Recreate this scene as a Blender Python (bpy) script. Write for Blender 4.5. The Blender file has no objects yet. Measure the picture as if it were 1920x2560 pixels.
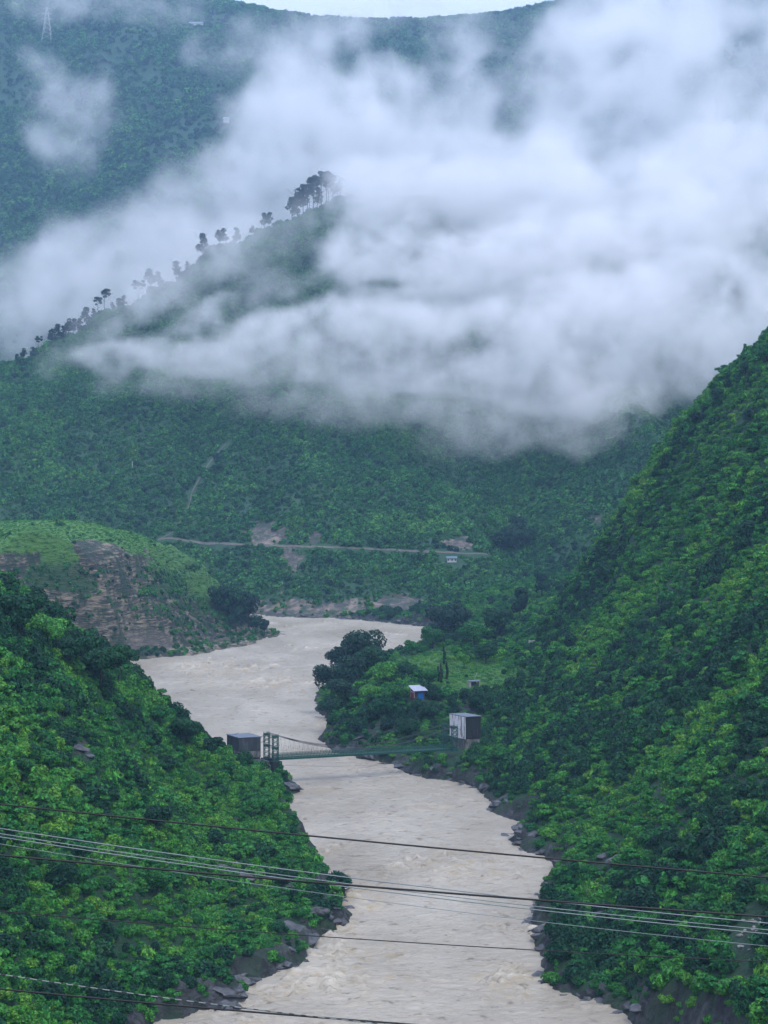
import bpy, bmesh, math, random
import numpy as np
from mathutils import Vector, Matrix
R = math.radians
random.seed(7); rng = np.random.default_rng(7)
S = bpy.context.scene
COL = S.collection

# ---------------------------------------------------------------- camera, sky, sun, exposure
F = 4500.0; CX, CY = 960.0, 1280.0; CAMZ = 110.0; PITCH = math.atan(153 / 4500.0)
cam_d = bpy.data.cameras.new('camera'); cam = bpy.data.objects.new('camera', cam_d); COL.objects.link(cam)
cam.location = (0, 0, CAMZ); cam.rotation_euler = (math.pi / 2 - PITCH, 0, 0)
cam_d.sensor_fit = 'VERTICAL'; cam_d.sensor_height = 24; cam_d.lens = F / 2560 * 24
cam_d.clip_start = 1; cam_d.clip_end = 20000
S.camera = cam
S.view_settings.view_transform = 'Standard'; S.view_settings.look = 'None'
S.view_settings.exposure = EXPO = 1.08; S.view_settings.gamma = 1
S.cycles.use_denoising = True
S.cycles.max_bounces = 10; S.cycles.diffuse_bounces = 3; S.cycles.glossy_bounces = 2
S.cycles.transmission_bounces = 2; S.cycles.volume_bounces = 7; S.cycles.transparent_max_bounces = 12
S.cycles.use_adaptive_sampling = True; S.cycles.adaptive_threshold = 0.02
S.cycles.volume_step_rate = 1.0; S.cycles.volume_max_steps = 512

SUN_EL, SUN_AZ = R(58), R(150)
world = bpy.data.worlds.new('World'); S.world = world; world.use_nodes = True
wn = world.node_tree; wn.nodes.clear()
wo = wn.nodes.new('ShaderNodeOutputWorld'); wb = wn.nodes.new('ShaderNodeBackground')
sky = wn.nodes.new('ShaderNodeTexSky'); sky.sky_type = 'NISHITA'; sky.sun_disc = False
sky.sun_elevation = SUN_EL; sky.sun_rotation = SUN_AZ; sky.air_density = 1.0; sky.dust_density = 3.0; sky.ozone_density = 1.0
mixw = wn.nodes.new('ShaderNodeMix'); mixw.data_type = 'RGBA'
mixw.inputs[0].default_value = 0.78                       # overcast: the cloud layer greys the clear sky
mixw.inputs[7].default_value = (5.5, 6.15, 8.1, 1)
wn.links.new(sky.outputs[0], mixw.inputs[6]); wn.links.new(mixw.outputs[2], wb.inputs[0])
wb.inputs[1].default_value = 0.1
wn.links.new(wb.outputs[0], wo.inputs[0])
sd = bpy.data.lights.new('sun', 'SUN'); sd.energy = 0.8; sd.angle = R(20); sd.color = (1, 0.97, 0.92)
sun = bpy.data.objects.new('sun', sd); COL.objects.link(sun)
sun.rotation_euler = (math.pi / 2 - SUN_EL, 0, math.pi - SUN_AZ)

# ---------------------------------------------------------------- helpers
def tag(o, label=None, cat=None, group=None, kind=None):
    if label: o['label'] = label
    if cat: o['category'] = cat
    if group: o['group'] = group
    if kind: o['kind'] = kind
    return o

def ray(u, v):
    a = (u - CX) / F; b = (CY - v) / F
    c, s = math.cos(PITCH), math.sin(PITCH)
    return np.array([a, c + b * s, -s + b * c])

def P(u, v, D):
    d = ray(u, v); d = d / d[1] * D
    return np.array([d[0], D, CAMZ + d[2]])

def G(u, v, z=0.0):
    d = ray(u, v); t = (z - CAMZ) / d[2]
    return (d[0] * t, d[1] * t)

def proj(x, y, z):
    c, s = math.cos(PITCH), math.sin(PITCH)
    dz = z - CAMZ; f = y * c - dz * s; up = y * s + dz * c
    return CX + F * x / f, CY - F * up / f

def _h(ix, iy, iz, seed):
    n = (ix.astype(np.int64) * 374761393 + iy.astype(np.int64) * 668265263 + iz.astype(np.int64) * 2147483647 + seed * 974634777) & 0xffffffff
    n = ((n ^ (n >> 13)) * 1274126177) & 0xffffffff
    n = ((n ^ (n >> 16)) * 2246822519) & 0xffffffff
    return ((n ^ (n >> 15)) & 0xffffff) / float(0xffffff) * 2 - 1

def vn2(x, y, seed=0):
    ix = np.floor(x); iy = np.floor(y); fx = x - ix; fy = y - iy
    fx = fx * fx * fx * (fx * (fx * 6 - 15) + 10); fy = fy * fy * fy * (fy * (fy * 6 - 15) + 10)
    z = np.zeros_like(ix)
    a = _h(ix, iy, z, seed); b = _h(ix + 1, iy, z, seed); c = _h(ix, iy + 1, z, seed); d = _h(ix + 1, iy + 1, z, seed)
    return (a * (1 - fx) + b * fx) * (1 - fy) + (c * (1 - fx) + d * fx) * fy

def fbm(x, y, seed=0, octs=5, gain=0.5):
    t = 0; a = 1.0; n = 0
    c, s = math.cos(0.6), math.sin(0.6)
    for k in range(octs):
        t = t + a * vn2(x, y, seed + k * 17); n += a; a *= gain
        x, y = (x * c - y * s) * 2.03 + 5.1, (x * s + y * c) * 2.03 + 1.7
    return t / n

def ridge(x, y, seed=0, octs=4):
    t = 0; a = 1.0; n = 0
    for k in range(octs):
        t = t + a * (1 - 2 * np.abs(vn2(x, y, seed + k * 13))); n += a; a *= 0.5
        x, y = x * 2.1 + 3.3, y * 2.1 + 7.7
    return t / n

def sat(x): return np.clip(x, 0, 1)
def sstep(a, b, x):
    t = sat((x - a) / (b - a)); return t * t * (3 - 2 * t)

def tps(pts):
    p = np.array(pts, float); X = p[:, :2] / 100; n = len(p)
    r = np.linalg.norm(X[:, None] - X[None], axis=2)
    K = np.where(r > 0, r * r * np.log(np.maximum(r, 1e-9)), 0) + np.eye(n) * 0.002
    Q = np.hstack([np.ones((n, 1)), X]); A = np.zeros((n + 3, n + 3))
    A[:n, :n] = K; A[:n, n:] = Q; A[n:, :n] = Q.T
    w = np.linalg.solve(A, np.concatenate([p[:, 2], np.zeros(3)]))
    def f(x, y):
        x = x / 100; y = y / 100
        out = w[n] + w[n + 1] * x + w[n + 2] * y
        for i in range(n):
            r2 = (x - X[i, 0]) ** 2 + (y - X[i, 1]) ** 2
            out = out + w[i] * 0.5 * r2 * np.log(np.maximum(r2, 1e-12))
        return out
    return f

def mesh_np(name, verts, quads, smooth=True):
    me = bpy.data.meshes.new(name)
    verts = np.asarray(verts, np.float32); quads = np.asarray(quads, np.int32)
    k = quads.shape[1]
    me.vertices.add(len(verts)); me.vertices.foreach_set('co', verts.ravel())
    me.loops.add(quads.size); me.loops.foreach_set('vertex_index', quads.ravel())
    me.polygons.add(len(quads)); me.polygons.foreach_set('loop_start', np.arange(0, quads.size, k, dtype=np.int32))
    me.update(calc_edges=True)
    me.polygons.foreach_set('use_smooth', np.full(len(quads), smooth))
    me.validate(); me.update()
    return me

def grid_quads(nx, ny):
    i = np.arange(nx - 1)[None, :] + np.arange(ny - 1)[:, None] * nx
    i = i.ravel(); return np.stack([i, i + 1, i + nx + 1, i + nx], 1)

def link(name, me, mat=None, parent=None):
    o = bpy.data.objects.new(name, me); COL.objects.link(o)
    if mat is not None and me is not None:
        me.materials.clear(); me.materials.append(mat)
    if parent is not None: o.parent = parent
    return o

def empty(name, loc, rz=0):
    o = bpy.data.objects.new(name, None); COL.objects.link(o)
    o.location = loc; o.rotation_euler = (0, 0, rz); o.empty_display_size = 1
    return o

class MB:
    """collects boxes, bars and tubes into one mesh"""
    def __init__(s): s.v = []; s.f = []
    def add(s, vs, fs):
        b = len(s.v); s.v += [tuple(v) for v in vs]; s.f += [tuple(b + i for i in f) for f in fs]
    def hexa(s, a):                                     # 8 corners: 4 bottom ccw, 4 top ccw
        s.add(a, [(3, 2, 1, 0), (4, 5, 6, 7), (0, 1, 5, 4), (1, 2, 6, 5), (2, 3, 7, 6), (3, 0, 4, 7)])
    def box(s, x0, x1, y0, y1, z0, z1):
        s.hexa([(x0, y0, z0), (x1, y0, z0), (x1, y1, z0), (x0, y1, z0), (x0, y0, z1), (x1, y0, z1), (x1, y1, z1), (x0, y1, z1)])
    def bar(s, a, b, w, h=None):
        h = h or w; a = Vector(a); b = Vector(b); d = (b - a).normalized()
        n = Vector((0, 0, 1)) if abs(d.z) < 0.95 else Vector((1, 0, 0))
        p = d.cross(n).normalized() * w / 2; q = p.cross(d).normalized() * h / 2
        s.hexa([a - p - q, a + p - q, a + p + q, a - p + q, b - p - q, b + p - q, b + p + q, b - p + q])
    def tube(s, pts, r, n=6):
        pts = [Vector(p) for p in pts]; rs = r if isinstance(r, (list, tuple)) else [r] * len(pts)
        base = len(s.v)
        for i, p in enumerate(pts):
            d = (pts[min(i + 1, len(pts) - 1)] - pts[max(i - 1, 0)]).normalized()
            u = d.cross(Vector((0, 0, 1)) if abs(d.z) < 0.9 else Vector((1, 0, 0))).normalized(); w = u.cross(d)
            for k in range(n):
                t = 2 * math.pi * k / n
                s.v.append(tuple(p + (u * math.cos(t) + w * math.sin(t)) * rs[i]))
        for i in range(len(pts) - 1):
            for k in range(n):
                a = base + i * n + k; b = base + i * n + (k + 1) % n
                s.f.append((a, b, b + n, a + n))
        s.f.append(tuple(base + k for k in range(n))[::-1]); s.f.append(tuple(base + (len(pts) - 1) * n + k for k in range(n)))
    def build(s, name, mat, parent=None, smooth=False, bevel=0):
        me = bpy.data.meshes.new(name); me.from_pydata(s.v, [], s.f); me.update()
        bm = bmesh.new(); bm.from_mesh(me); bmesh.ops.recalc_face_normals(bm, faces=bm.faces)
        bm.to_mesh(me); bm.free()
        if smooth: me.polygons.foreach_set('use_smooth', np.full(len(me.polygons), True))
        o = link(name, me, mat, parent)
        if bevel:
            m = o.modifiers.new('bevel', 'BEVEL'); m.width = bevel; m.segments = 2
        return o

# ---------------------------------------------------------------- materials
def newmat(name):
    m = bpy.data.materials.new(name); m.use_nodes = True; nt = m.node_tree
    return m, nt, nt.nodes['Principled BSDF'], nt.nodes['Material Output']
def N(nt, t, **kw):
    n = nt.nodes.new(t)
    for k, v in kw.items():
        if k.startswith('i_'): n.inputs[int(k[2:])].default_value = v
        else: setattr(n, k, v)
    return n
def ramp(nt, stops, interp='LINEAR'):
    r = nt.nodes.new('ShaderNodeValToRGB'); r.color_ramp.interpolation = interp
    e = r.color_ramp.elements
    while len(e) < len(stops): e.new(0.5)
    for i, (p, c) in enumerate(stops):
        e[i].position = p; e[i].color = tuple(c) + (1,) if len(c) == 3 else c
    return r
def rgbmix(nt, a, b, f, mode='MIX'):
    m = nt.nodes.new('ShaderNodeMix'); m.data_type = 'RGBA'; m.blend_type = mode
    for sock, val in ((m.inputs[0], f), (m.inputs[6], a), (m.inputs[7], b)):
        if hasattr(val, 'links') or isinstance(val, bpy.types.NodeSocket): nt.links.new(val, sock)
        else: sock.default_value = val if isinstance(val, (int, float)) else (tuple(val) + (1,) if len(val) == 3 else val)
    return m.outputs[2]
def math_n(nt, op, a, b=None, clamp=False):
    m = nt.nodes.new('ShaderNodeMath'); m.operation = op; m.use_clamp = clamp
    for i, v in enumerate((a, b)):
        if v is None: continue
        if isinstance(v, bpy.types.NodeSocket): nt.links.new(v, m.inputs[i])
        else: m.inputs[i].default_value = v
    return m.outputs[0]
def wpos(nt, scale=(1, 1, 1)):
    g = nt.nodes.new('ShaderNodeNewGeometry'); mp = nt.nodes.new('ShaderNodeMapping'); mp.inputs[3].default_value = scale
    nt.links.new(g.outputs[0], mp.inputs[0]); return mp.outputs[0]
def noise(nt, scale=(1, 1, 1), sc=1.0, det=4, rough=0.5, dist=0.0):
    n = nt.nodes.new('ShaderNodeTexNoise'); n.inputs['Scale'].default_value = sc; n.inputs['Detail'].default_value = det
    n.inputs['Roughness'].default_value = rough; n.inputs['Distortion'].default_value = dist
    nt.links.new(wpos(nt, scale), n.inputs['Vector']); return n.outputs[0]

def foliage_mat(name, dark, mid, light, transl=0.25):
    m, nt, b, out = newmat(name)
    oi = N(nt, 'ShaderNodeObjectInfo'); r = ramp(nt, [(0.0, dark), (0.55, mid), (1.0, light)])
    n = noise(nt, sc=0.022, det=3)
    k = math_n(nt, 'ADD', math_n(nt, 'MULTIPLY', oi.outputs['Random'], 0.62), math_n(nt, 'MULTIPLY', math_n(nt, 'SUBTRACT', n, 0.35), 1.25), clamp=True)
    nt.links.new(k, r.inputs[0])
    g = N(nt, 'ShaderNodeNewGeometry')
    br = math_n(nt, 'ADD', math_n(nt, 'MULTIPLY', math_n(nt, 'POWER', g.outputs['Random Per Island'], 1.6), 1.25), 0.45)
    mx = N(nt, 'ShaderNodeVectorMath', operation='SCALE'); nt.links.new(r.outputs[0], mx.inputs[0]); nt.links.new(br, mx.inputs[3])
    nt.links.new(mx.outputs[0], b.inputs['Base Color']); b.inputs['Roughness'].default_value = 0.5
    b.inputs['Specular IOR Level'].default_value = 0.18
    t = N(nt, 'ShaderNodeBsdfTranslucent'); nt.links.new(mx.outputs[0], t.inputs[0])
    ms = N(nt, 'ShaderNodeMixShader', i_0=transl)
    nt.links.new(b.outputs[0], ms.inputs[1]); nt.links.new(t.outputs[0], ms.inputs[2]); nt.links.new(ms.outputs[0], out.inputs[0])
    return m

FOL_DARK = foliage_mat('foliage_dark', (0.005, 0.036, 0.021), (0.010, 0.072, 0.028), (0.026, 0.125, 0.034))
FOL_MID = foliage_mat('foliage_mid', (0.009, 0.086, 0.030), (0.030, 0.185, 0.034), (0.088, 0.295, 0.040))
FOL_LIGHT = foliage_mat('foliage_light', (0.022, 0.140, 0.032), (0.062, 0.260, 0.036), (0.150, 0.350, 0.042))
FOL_YEL = foliage_mat('foliage_yellow', (0.045, 0.18, 0.026), (0.095, 0.28, 0.032), (0.17, 0.36, 0.042))
FOL_FAR = foliage_mat('foliage_far', (0.010, 0.078, 0.028), (0.032, 0.165, 0.038), (0.090, 0.260, 0.046), 0.15)
FOL_PINE = foliage_mat('foliage_pine', (0.005, 0.030, 0.018), (0.010, 0.050, 0.026), (0.018, 0.075, 0.034), 0.12)

PATHW = 0.9
def ground_mat(name, veg1, veg2, rock1, rock2, strata=0.0, grass=(0.07, 0.20, 0.035), rsc=0.11, bd=1.6):
    m, nt, b, out = newmat(name)
    rk = N(nt, 'ShaderNodeAttribute', attribute_name='rock'); gr = N(nt, 'ShaderNodeAttribute', attribute_name='grass')
    pa = N(nt, 'ShaderNodeAttribute', attribute_name='path')
    n1 = noise(nt, sc=0.09, det=6, rough=0.6); n2 = noise(nt, sc=0.6, det=5, rough=0.65)
    veg = rgbmix(nt, veg1, veg2, n1)
    veg = rgbmix(nt, veg, grass, gr.outputs['Fac'])
    sc = (1, 1, 5) if strata else (1, 1, 1)
    n3 = noise(nt, scale=sc, sc=rsc, det=8, rough=0.70, dist=0.6)
    n5 = noise(nt, sc=0.035, det=4, rough=0.6)
    r = ramp(nt, [(0.30, [c * 0.35 for c in rock1]), (0.47, rock1), (0.58, rock2), (0.75, [min(c * 1.35, .5) for c in rock2])]); nt.links.new(math_n(nt, 'ADD', math_n(nt, 'MULTIPLY', n3, 0.7), math_n(nt, 'MULTIPLY', n5, 0.3)), r.inputs[0])
    n4 = noise(nt, scale=(1, 1, 0.18), sc=0.16, det=6, rough=0.6)
    moss = rgbmix(nt, r.outputs[0], (0.02, 0.05, 0.025), math_n(nt, 'MULTIPLY', math_n(nt, 'SUBTRACT', n4, 0.46), 7, clamp=True))
    # rock shows where the painted mask wins over fine noise
    edge = math_n(nt, 'ADD', rk.outputs['Fac'], math_n(nt, 'MULTIPLY', math_n(nt, 'SUBTRACT', n2, 0.5), 0.9))
    f = math_n(nt, 'MULTIPLY', math_n(nt, 'SUBTRACT', edge, 0.42), 7, clamp=True)
    c = rgbmix(nt, veg, moss, f)
    c = rgbmix(nt, c, (0.19, 0.165, 0.15), math_n(nt, 'MULTIPLY', pa.outputs['Fac'], PATHW))
    nt.links.new(c, b.inputs['Base Color']); b.inputs['Roughness'].default_value = 0.75
    bp = N(nt, 'ShaderNodeBump'); bp.inputs['Strength'].default_value = 1.0; bp.inputs['Distance'].default_value = bd
    nt.links.new(n3, bp.inputs['Height']); nt.links.new(bp.outputs[0], b.inputs['Normal'])
    return m
G_NEAR = ground_mat('ground_near', (0.006, 0.035, 0.016), (0.016, 0.085, 0.024), (0.014, 0.018, 0.021), (0.080, 0.086, 0.095), rsc=0.36, bd=2.6)
G_CLIFF = ground_mat('ground_cliff', (0.025, 0.07, 0.03), (0.05, 0.12, 0.035), (0.046, 0.050, 0.040), (0.34, 0.285, 0.200), strata=1, grass=(0.085, 0.235, 0.036), rsc=0.15, bd=3.2)
PATHW = 0.0
G_FAR = ground_mat('ground_far', (0.006, 0.038, 0.018), (0.018, 0.085, 0.028), (0.07, 0.066, 0.06), (0.24, 0.19, 0.155))

def simple_mat(name, col, rough=0.6, metal=0, var=0.25, sc=1.5, col2=None):
    m, nt, b, out = newmat(name)
    n = noise(nt, sc=sc, det=5, rough=0.6)
    c2 = col2 or [c * (1 - var) for c in col]
    r = ramp(nt, [(0.35, c2), (0.65, col)]); nt.links.new(n, r.inputs[0])
    nt.links.new(r.outputs[0], b.inputs['Base Color']); b.inputs['Roughness'].default_value = rough; b.inputs['Metallic'].default_value = metal
    return m
M_STEEL = simple_mat('green_paint', (0.008, 0.085, 0.066), 0.45, 0, 0.4, 2.0)
M_CABLE = simple_mat('steel_cable', (0.05, 0.055, 0.07), 0.5, 0.5)
M_MESH = simple_mat('green_netting', (0.02, 0.12, 0.085), 0.6)
M_BARK = simple_mat('bark', (0.06, 0.05, 0.045), 0.9, 0, 0.5, 3)
M_BOULDER = simple_mat('wet_rock', (0.095, 0.10, 0.11), 0.5, 0, 0.5, 0.6, (0.022, 0.026, 0.03))
M_BOULDER2 = simple_mat('pale_rock', (0.26, 0.25, 0.235), 0.7, 0, 0.5, 0.5, (0.12, 0.11, 0.10))
M_ROAD = simple_mat('dirt_road', (0.14, 0.135, 0.115), 0.9, 0, 0.3, 0.3)

# ---------------------------------------------------------------- river outline (world x, y on z = 0)
def pix(l): return [G(u, v) for u, v in l]
left = [(-45, -200), (-45, 200), (-46, 300), (-50, 322)] + pix([(417, 2552), (520, 2530), (625, 2506), (613, 2463), (706, 2431), (772, 2403), (781, 2374), (810, 2330),
        (862, 2310), (868, 2243), (835, 2225), (819, 2203), (800, 2165), (778, 2110), (745, 2060), (715, 2020), (700, 1989), (746, 1978), (726, 1955), (700, 1945)]) + \
       [(-44, 615), (-62, 650), (-100, 700), (-140, 760), (-185, 840), (-200, 900), (-172, 935)] + \
       pix([(341, 1649), (385, 1647), (428, 1642), (470, 1640), (520, 1632), (560, 1622), (600, 1617), (636, 1610), (650, 1600), (690, 1592), (705, 1585)]) + \
       [(-72, 1092), (-90, 1105), (-130, 1120), (-200, 1130), (-420, 1130)]
right = [(-420, 1235), (-250, 1222), (-150, 1217)] + pix([(560, 1533), (625, 1537), (703, 1543), (760, 1545), (830, 1545), (900, 1550), (941, 1554), (1000, 1560), (1050, 1566), (1078, 1569), (1083, 1578)]) + \
        [(26, 1040), (20, 985), (8, 930), (-10, 890), (-24, 840), (-31, 800), (-29, 765)] + pix([(825, 1796), (838, 1812), (812, 1835), (800, 1853), (835, 1880), (896, 1896), (954, 1906), (988, 1916), (1000, 1927),
        (1050, 1942), (1110, 1950), (1166, 1961), (1190, 1978), (1228, 2003), (1228, 2024), (1270, 2042), (1310, 2060), (1282, 2088), (1296, 2125), (1365, 2142), (1388, 2172), (1365, 2195), (1345, 2238),
        (1330, 2270), (1325, 2305), (1345, 2345), (1362, 2385), (1340, 2432), (1355, 2465), (1400, 2482), (1481, 2506), (1573, 2538), (1596, 2562)]) + [(55, 300), (58, 200), (60, -200)]
POLY = np.array(left + right, float)

def sdist(x, y):
    """distance to the river outline: positive on land, negative over water"""
    sh = x.shape; x = x.ravel(); y = y.ravel()
    d = np.full(x.shape, 1e9); ins = np.zeros(x.shape, bool)
    n = len(POLY)
    for i in range(n):
        ax, ay = POLY[i]; bx, by = POLY[(i + 1) % n]
        ex, ey = bx - ax, by - ay; L = ex * ex + ey * ey + 1e-9
        t = np.clip(((x - ax) * ex + (y - ay) * ey) / L, 0, 1)
        d = np.minimum(d, (x - ax - t * ex) ** 2 + (y - ay - t * ey) ** 2)
        c = ((ay > y) != (by > y)) & (x < (bx - ax) * (y - ay) / (by - ay + 1e-12) + ax)
        ins ^= c
    d = np.sqrt(d)
    return np.where(ins, -d, d).reshape(sh)

# ---------------------------------------------------------------- landforms: height fields through control points
def pts(l): return [tuple(P(*q)) for q in l]
OFF = 24
ctrl_L = pts([(0, 1475 + OFF, 470), (-150, 1390, 455), (150, 1540 + OFF, 510), (300, 1645 + OFF, 545), (440, 1760 + OFF, 570), (540, 1850 + 16, 583), (600, 1938, 588), (660, 1938, 590),
              (0, 1700, 420), (0, 2000, 370), (0, 2300, 330), (0, 2560, 292), (300, 1900, 470), (300, 2200, 390), (300, 2400, 360), (500, 2100, 450), (600, 2120, 475), (700, 2140, 480), (500, 1960, 520), (300, 1750, 510),
              (600, 2300, 408), (150, 2500, 330)]) + \
         [(-28, 480, 6), (-22, 455, 5), (-32, 520, 7), (-26, 425, 5), (-40, 560, 8), (-128, 600, 50), (-150, 700, 22), (-100, 640, 18), (-70, 625, 9), (-200, 760, 20), (-250, 450, 135), (-230, 600, 105), (-250, 800, 50), (-250, 920, 30),
          (-200, 300, 110), (-200, 100, 120), (-60, 200, 12), (-60, 60, 12), (-120, 200, 60), (-250, 60, 160), (-160, 480, 92), (-170, 560, 82)]
ctrl_R = pts([(1920, 870 + OFF, 720), (1780, 1000 + OFF, 750), (1700, 1060 + OFF, 765), (1600, 1180 + OFF, 800), (1500, 1330 + OFF, 850), (1400, 1480 + OFF, 900), (1320, 1560 + 12, 940),
              (1920, 1100, 660), (1920, 1300, 610), (1920, 1500, 530), (1920, 1700, 465), (1920, 2000, 398), (1920, 2300, 340), (1920, 2560, 295),
              (1700, 1300, 680), (1600, 1400, 710), (1500, 1500, 750), (1400, 1600, 740), (1300, 1650, 770), (1700, 1500, 620), (1600, 1600, 610), (1500, 1700, 600), (1400, 1750, 620), (1300, 1755, 655), (1600, 1750, 540),
              (1500, 1900, 520), (1700, 1900, 462), (1600, 2000, 458), (1700, 2200, 392), (1500, 2200, 430), (1450, 2050, 490), (1300, 1950, 560), (1700, 2450, 340),
              (1035, 1748, 668), (900, 1720, 745), (850, 1760, 722), (1060, 1650, 775), (1000, 1665, 800), (1150, 1700, 690), (1180, 1640, 800), (1100, 1605, 890), (1190, 1570, 990), (1200, 1510, 1120),
              (1100, 1885, 619), (1160, 1872, 618), (1190, 1862, 622), (1240, 1850, 632), (1340, 1605, 850), (1240, 1720, 680),
              (1920, 1010, 850), (1800, 1160, 900), (1600, 1370, 980), (1500, 1480, 1020), (1920, 1300, 1020), (1400, 1530, 1060)]) + \
         [(250, 600, 215), (260, 720, 225), (250, 450, 160), (220, 300, 110), (240, 850, 190), (240, 1000, 130), (200, 150, 90), (75, 200, 10), (75, 60, 10), (250, 60, 130), (150, 1150, 42), (60, 1100, 16), (240, 1150, 70),
          (-10, 830, 7), (-15, 780, 7), (10, 900, 9), (20, 640, 9), (5, 660, 11)]
ctrl_P = pts([(162, 1345, 985), (231, 1348, 990), (307, 1362, 1000), (0, 1390, 850), (0, 1316, 1120), (231, 1321, 1125), (347, 1340, 1100), (405, 1372, 1090), (460, 1405, 1085), (521, 1455, 1082), (579, 1532, 1085), (625, 1575, 1078),
              (80, 1360, 930), (360, 1400, 1010), (430, 1460, 1025), (500, 1530, 1045), (560, 1580, 1055), (341, 1630, 953), (250, 1500, 948), (250, 1600, 925), (100, 1500, 885), (428, 1590, 985), (520, 1600, 1020), (300, 1450, 968)]) + \
         [(-120, 1110, 40), (-170, 1115, 52), (-250, 1120, 60), (-300, 1000, 64), (-320, 1120, 60), (-320, 900, 62), (-230, 870, 30), (-260, 880, 50), (-210, 900, 18), (-70, 1085, 3), (-135, 960, 10)]
ctrl_M = pts([(0, 950 + 12, 1560), (160, 880 + 12, 1610), (330, 775 + 12, 1680), (480, 685 + 12, 1740), (560, 635 + 10, 1780), (700, 590 + 5, 1850), (830, 500 + 20, 1920), (1000, 520, 1950), (1200, 535, 1960), (1500, 560, 1960), (1920, 560, 1960),
              (700, 1530, 1196), (950, 1540, 1176), (1075, 1556, 1145), (395, 1353, 1290), (550, 1360, 1278), (700, 1366, 1272), (850, 1370, 1268), (1000, 1377, 1262), (1220, 1387, 1255), (700, 1450, 1232), (1000, 1460, 1215), (450, 1480, 1240),
              (200, 1250, 1345), (0, 1250, 1350), (600, 1200, 1370), (1000, 1200, 1360), (1270, 1250, 1370), (1300, 1340, 1290), (1450, 1220, 1300), (1450, 1400, 1230), (1600, 1100, 1340), (1900, 1150, 1330), (300, 1050, 1440), (0, 1080, 1440), (800, 1050, 1450), (1250, 1080, 1480),
              (1500, 950, 1440), (1800, 900, 1450), (300, 910, 1570), (700, 850, 1620), (1100, 850, 1640), (1500, 750, 1620), (1900, 700, 1600), (600, 740, 1730), (900, 640, 1780), (1250, 660, 1800), (1600, 660, 1800), (1900, 640, 1800), (1250, 1480, 1190)]) + \
         [(-420, 1600, 190), (-450, 1450, 130), (-450, 1300, 60), (-420, 1240, 20), (-350, 1900, 110), (-150, 2200, 200), (0, 2350, 230), (300, 2600, 250), (700, 2500, 260), (700, 2000, 340), (700, 1600, 250), (600, 1300, 110), (400, 1200, 60), (250, 1150, 40), (100, 1150, 14)]
fL, fR, fP, fM = tps(ctrl_L), tps(ctrl_R), tps(ctrl_P), tps(ctrl_M)
ctrl_B = [(-900, 2300, 230), (-300, 2300, 190), (300, 2300, 190), (900, 2300, 230), (1200, 2900, 500), (-1200, 2900, 600)] + pts([(-100, 600, 2850), (400, 600, 2800), (900, 600, 2900), (1400, 600, 2900), (2000, 500, 2900), (0, 250, 3300), (500, 250, 3300), (1000, 300, 3350), (1500, 300, 3350), (2000, 250, 3300),
              (-200, -60, 3700), (200, -45, 3800), (532, 26, 3950), (660, 60, 3950), (764, 98, 3980), (880, 118, 4000), (1007, 100, 4000), (1042, 82, 3980), (1157, 64, 3950), (1300, 30, 3900), (1600, -30, 3900), (1800, 10, 3950), (2050, -40, 3950)]) + \
         [(-900, 4600, 800), (0, 4700, 700), (900, 4600, 800), (1400, 4000, 1100), (-1400, 4000, 1250)]
fB = tps(ctrl_B)

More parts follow.
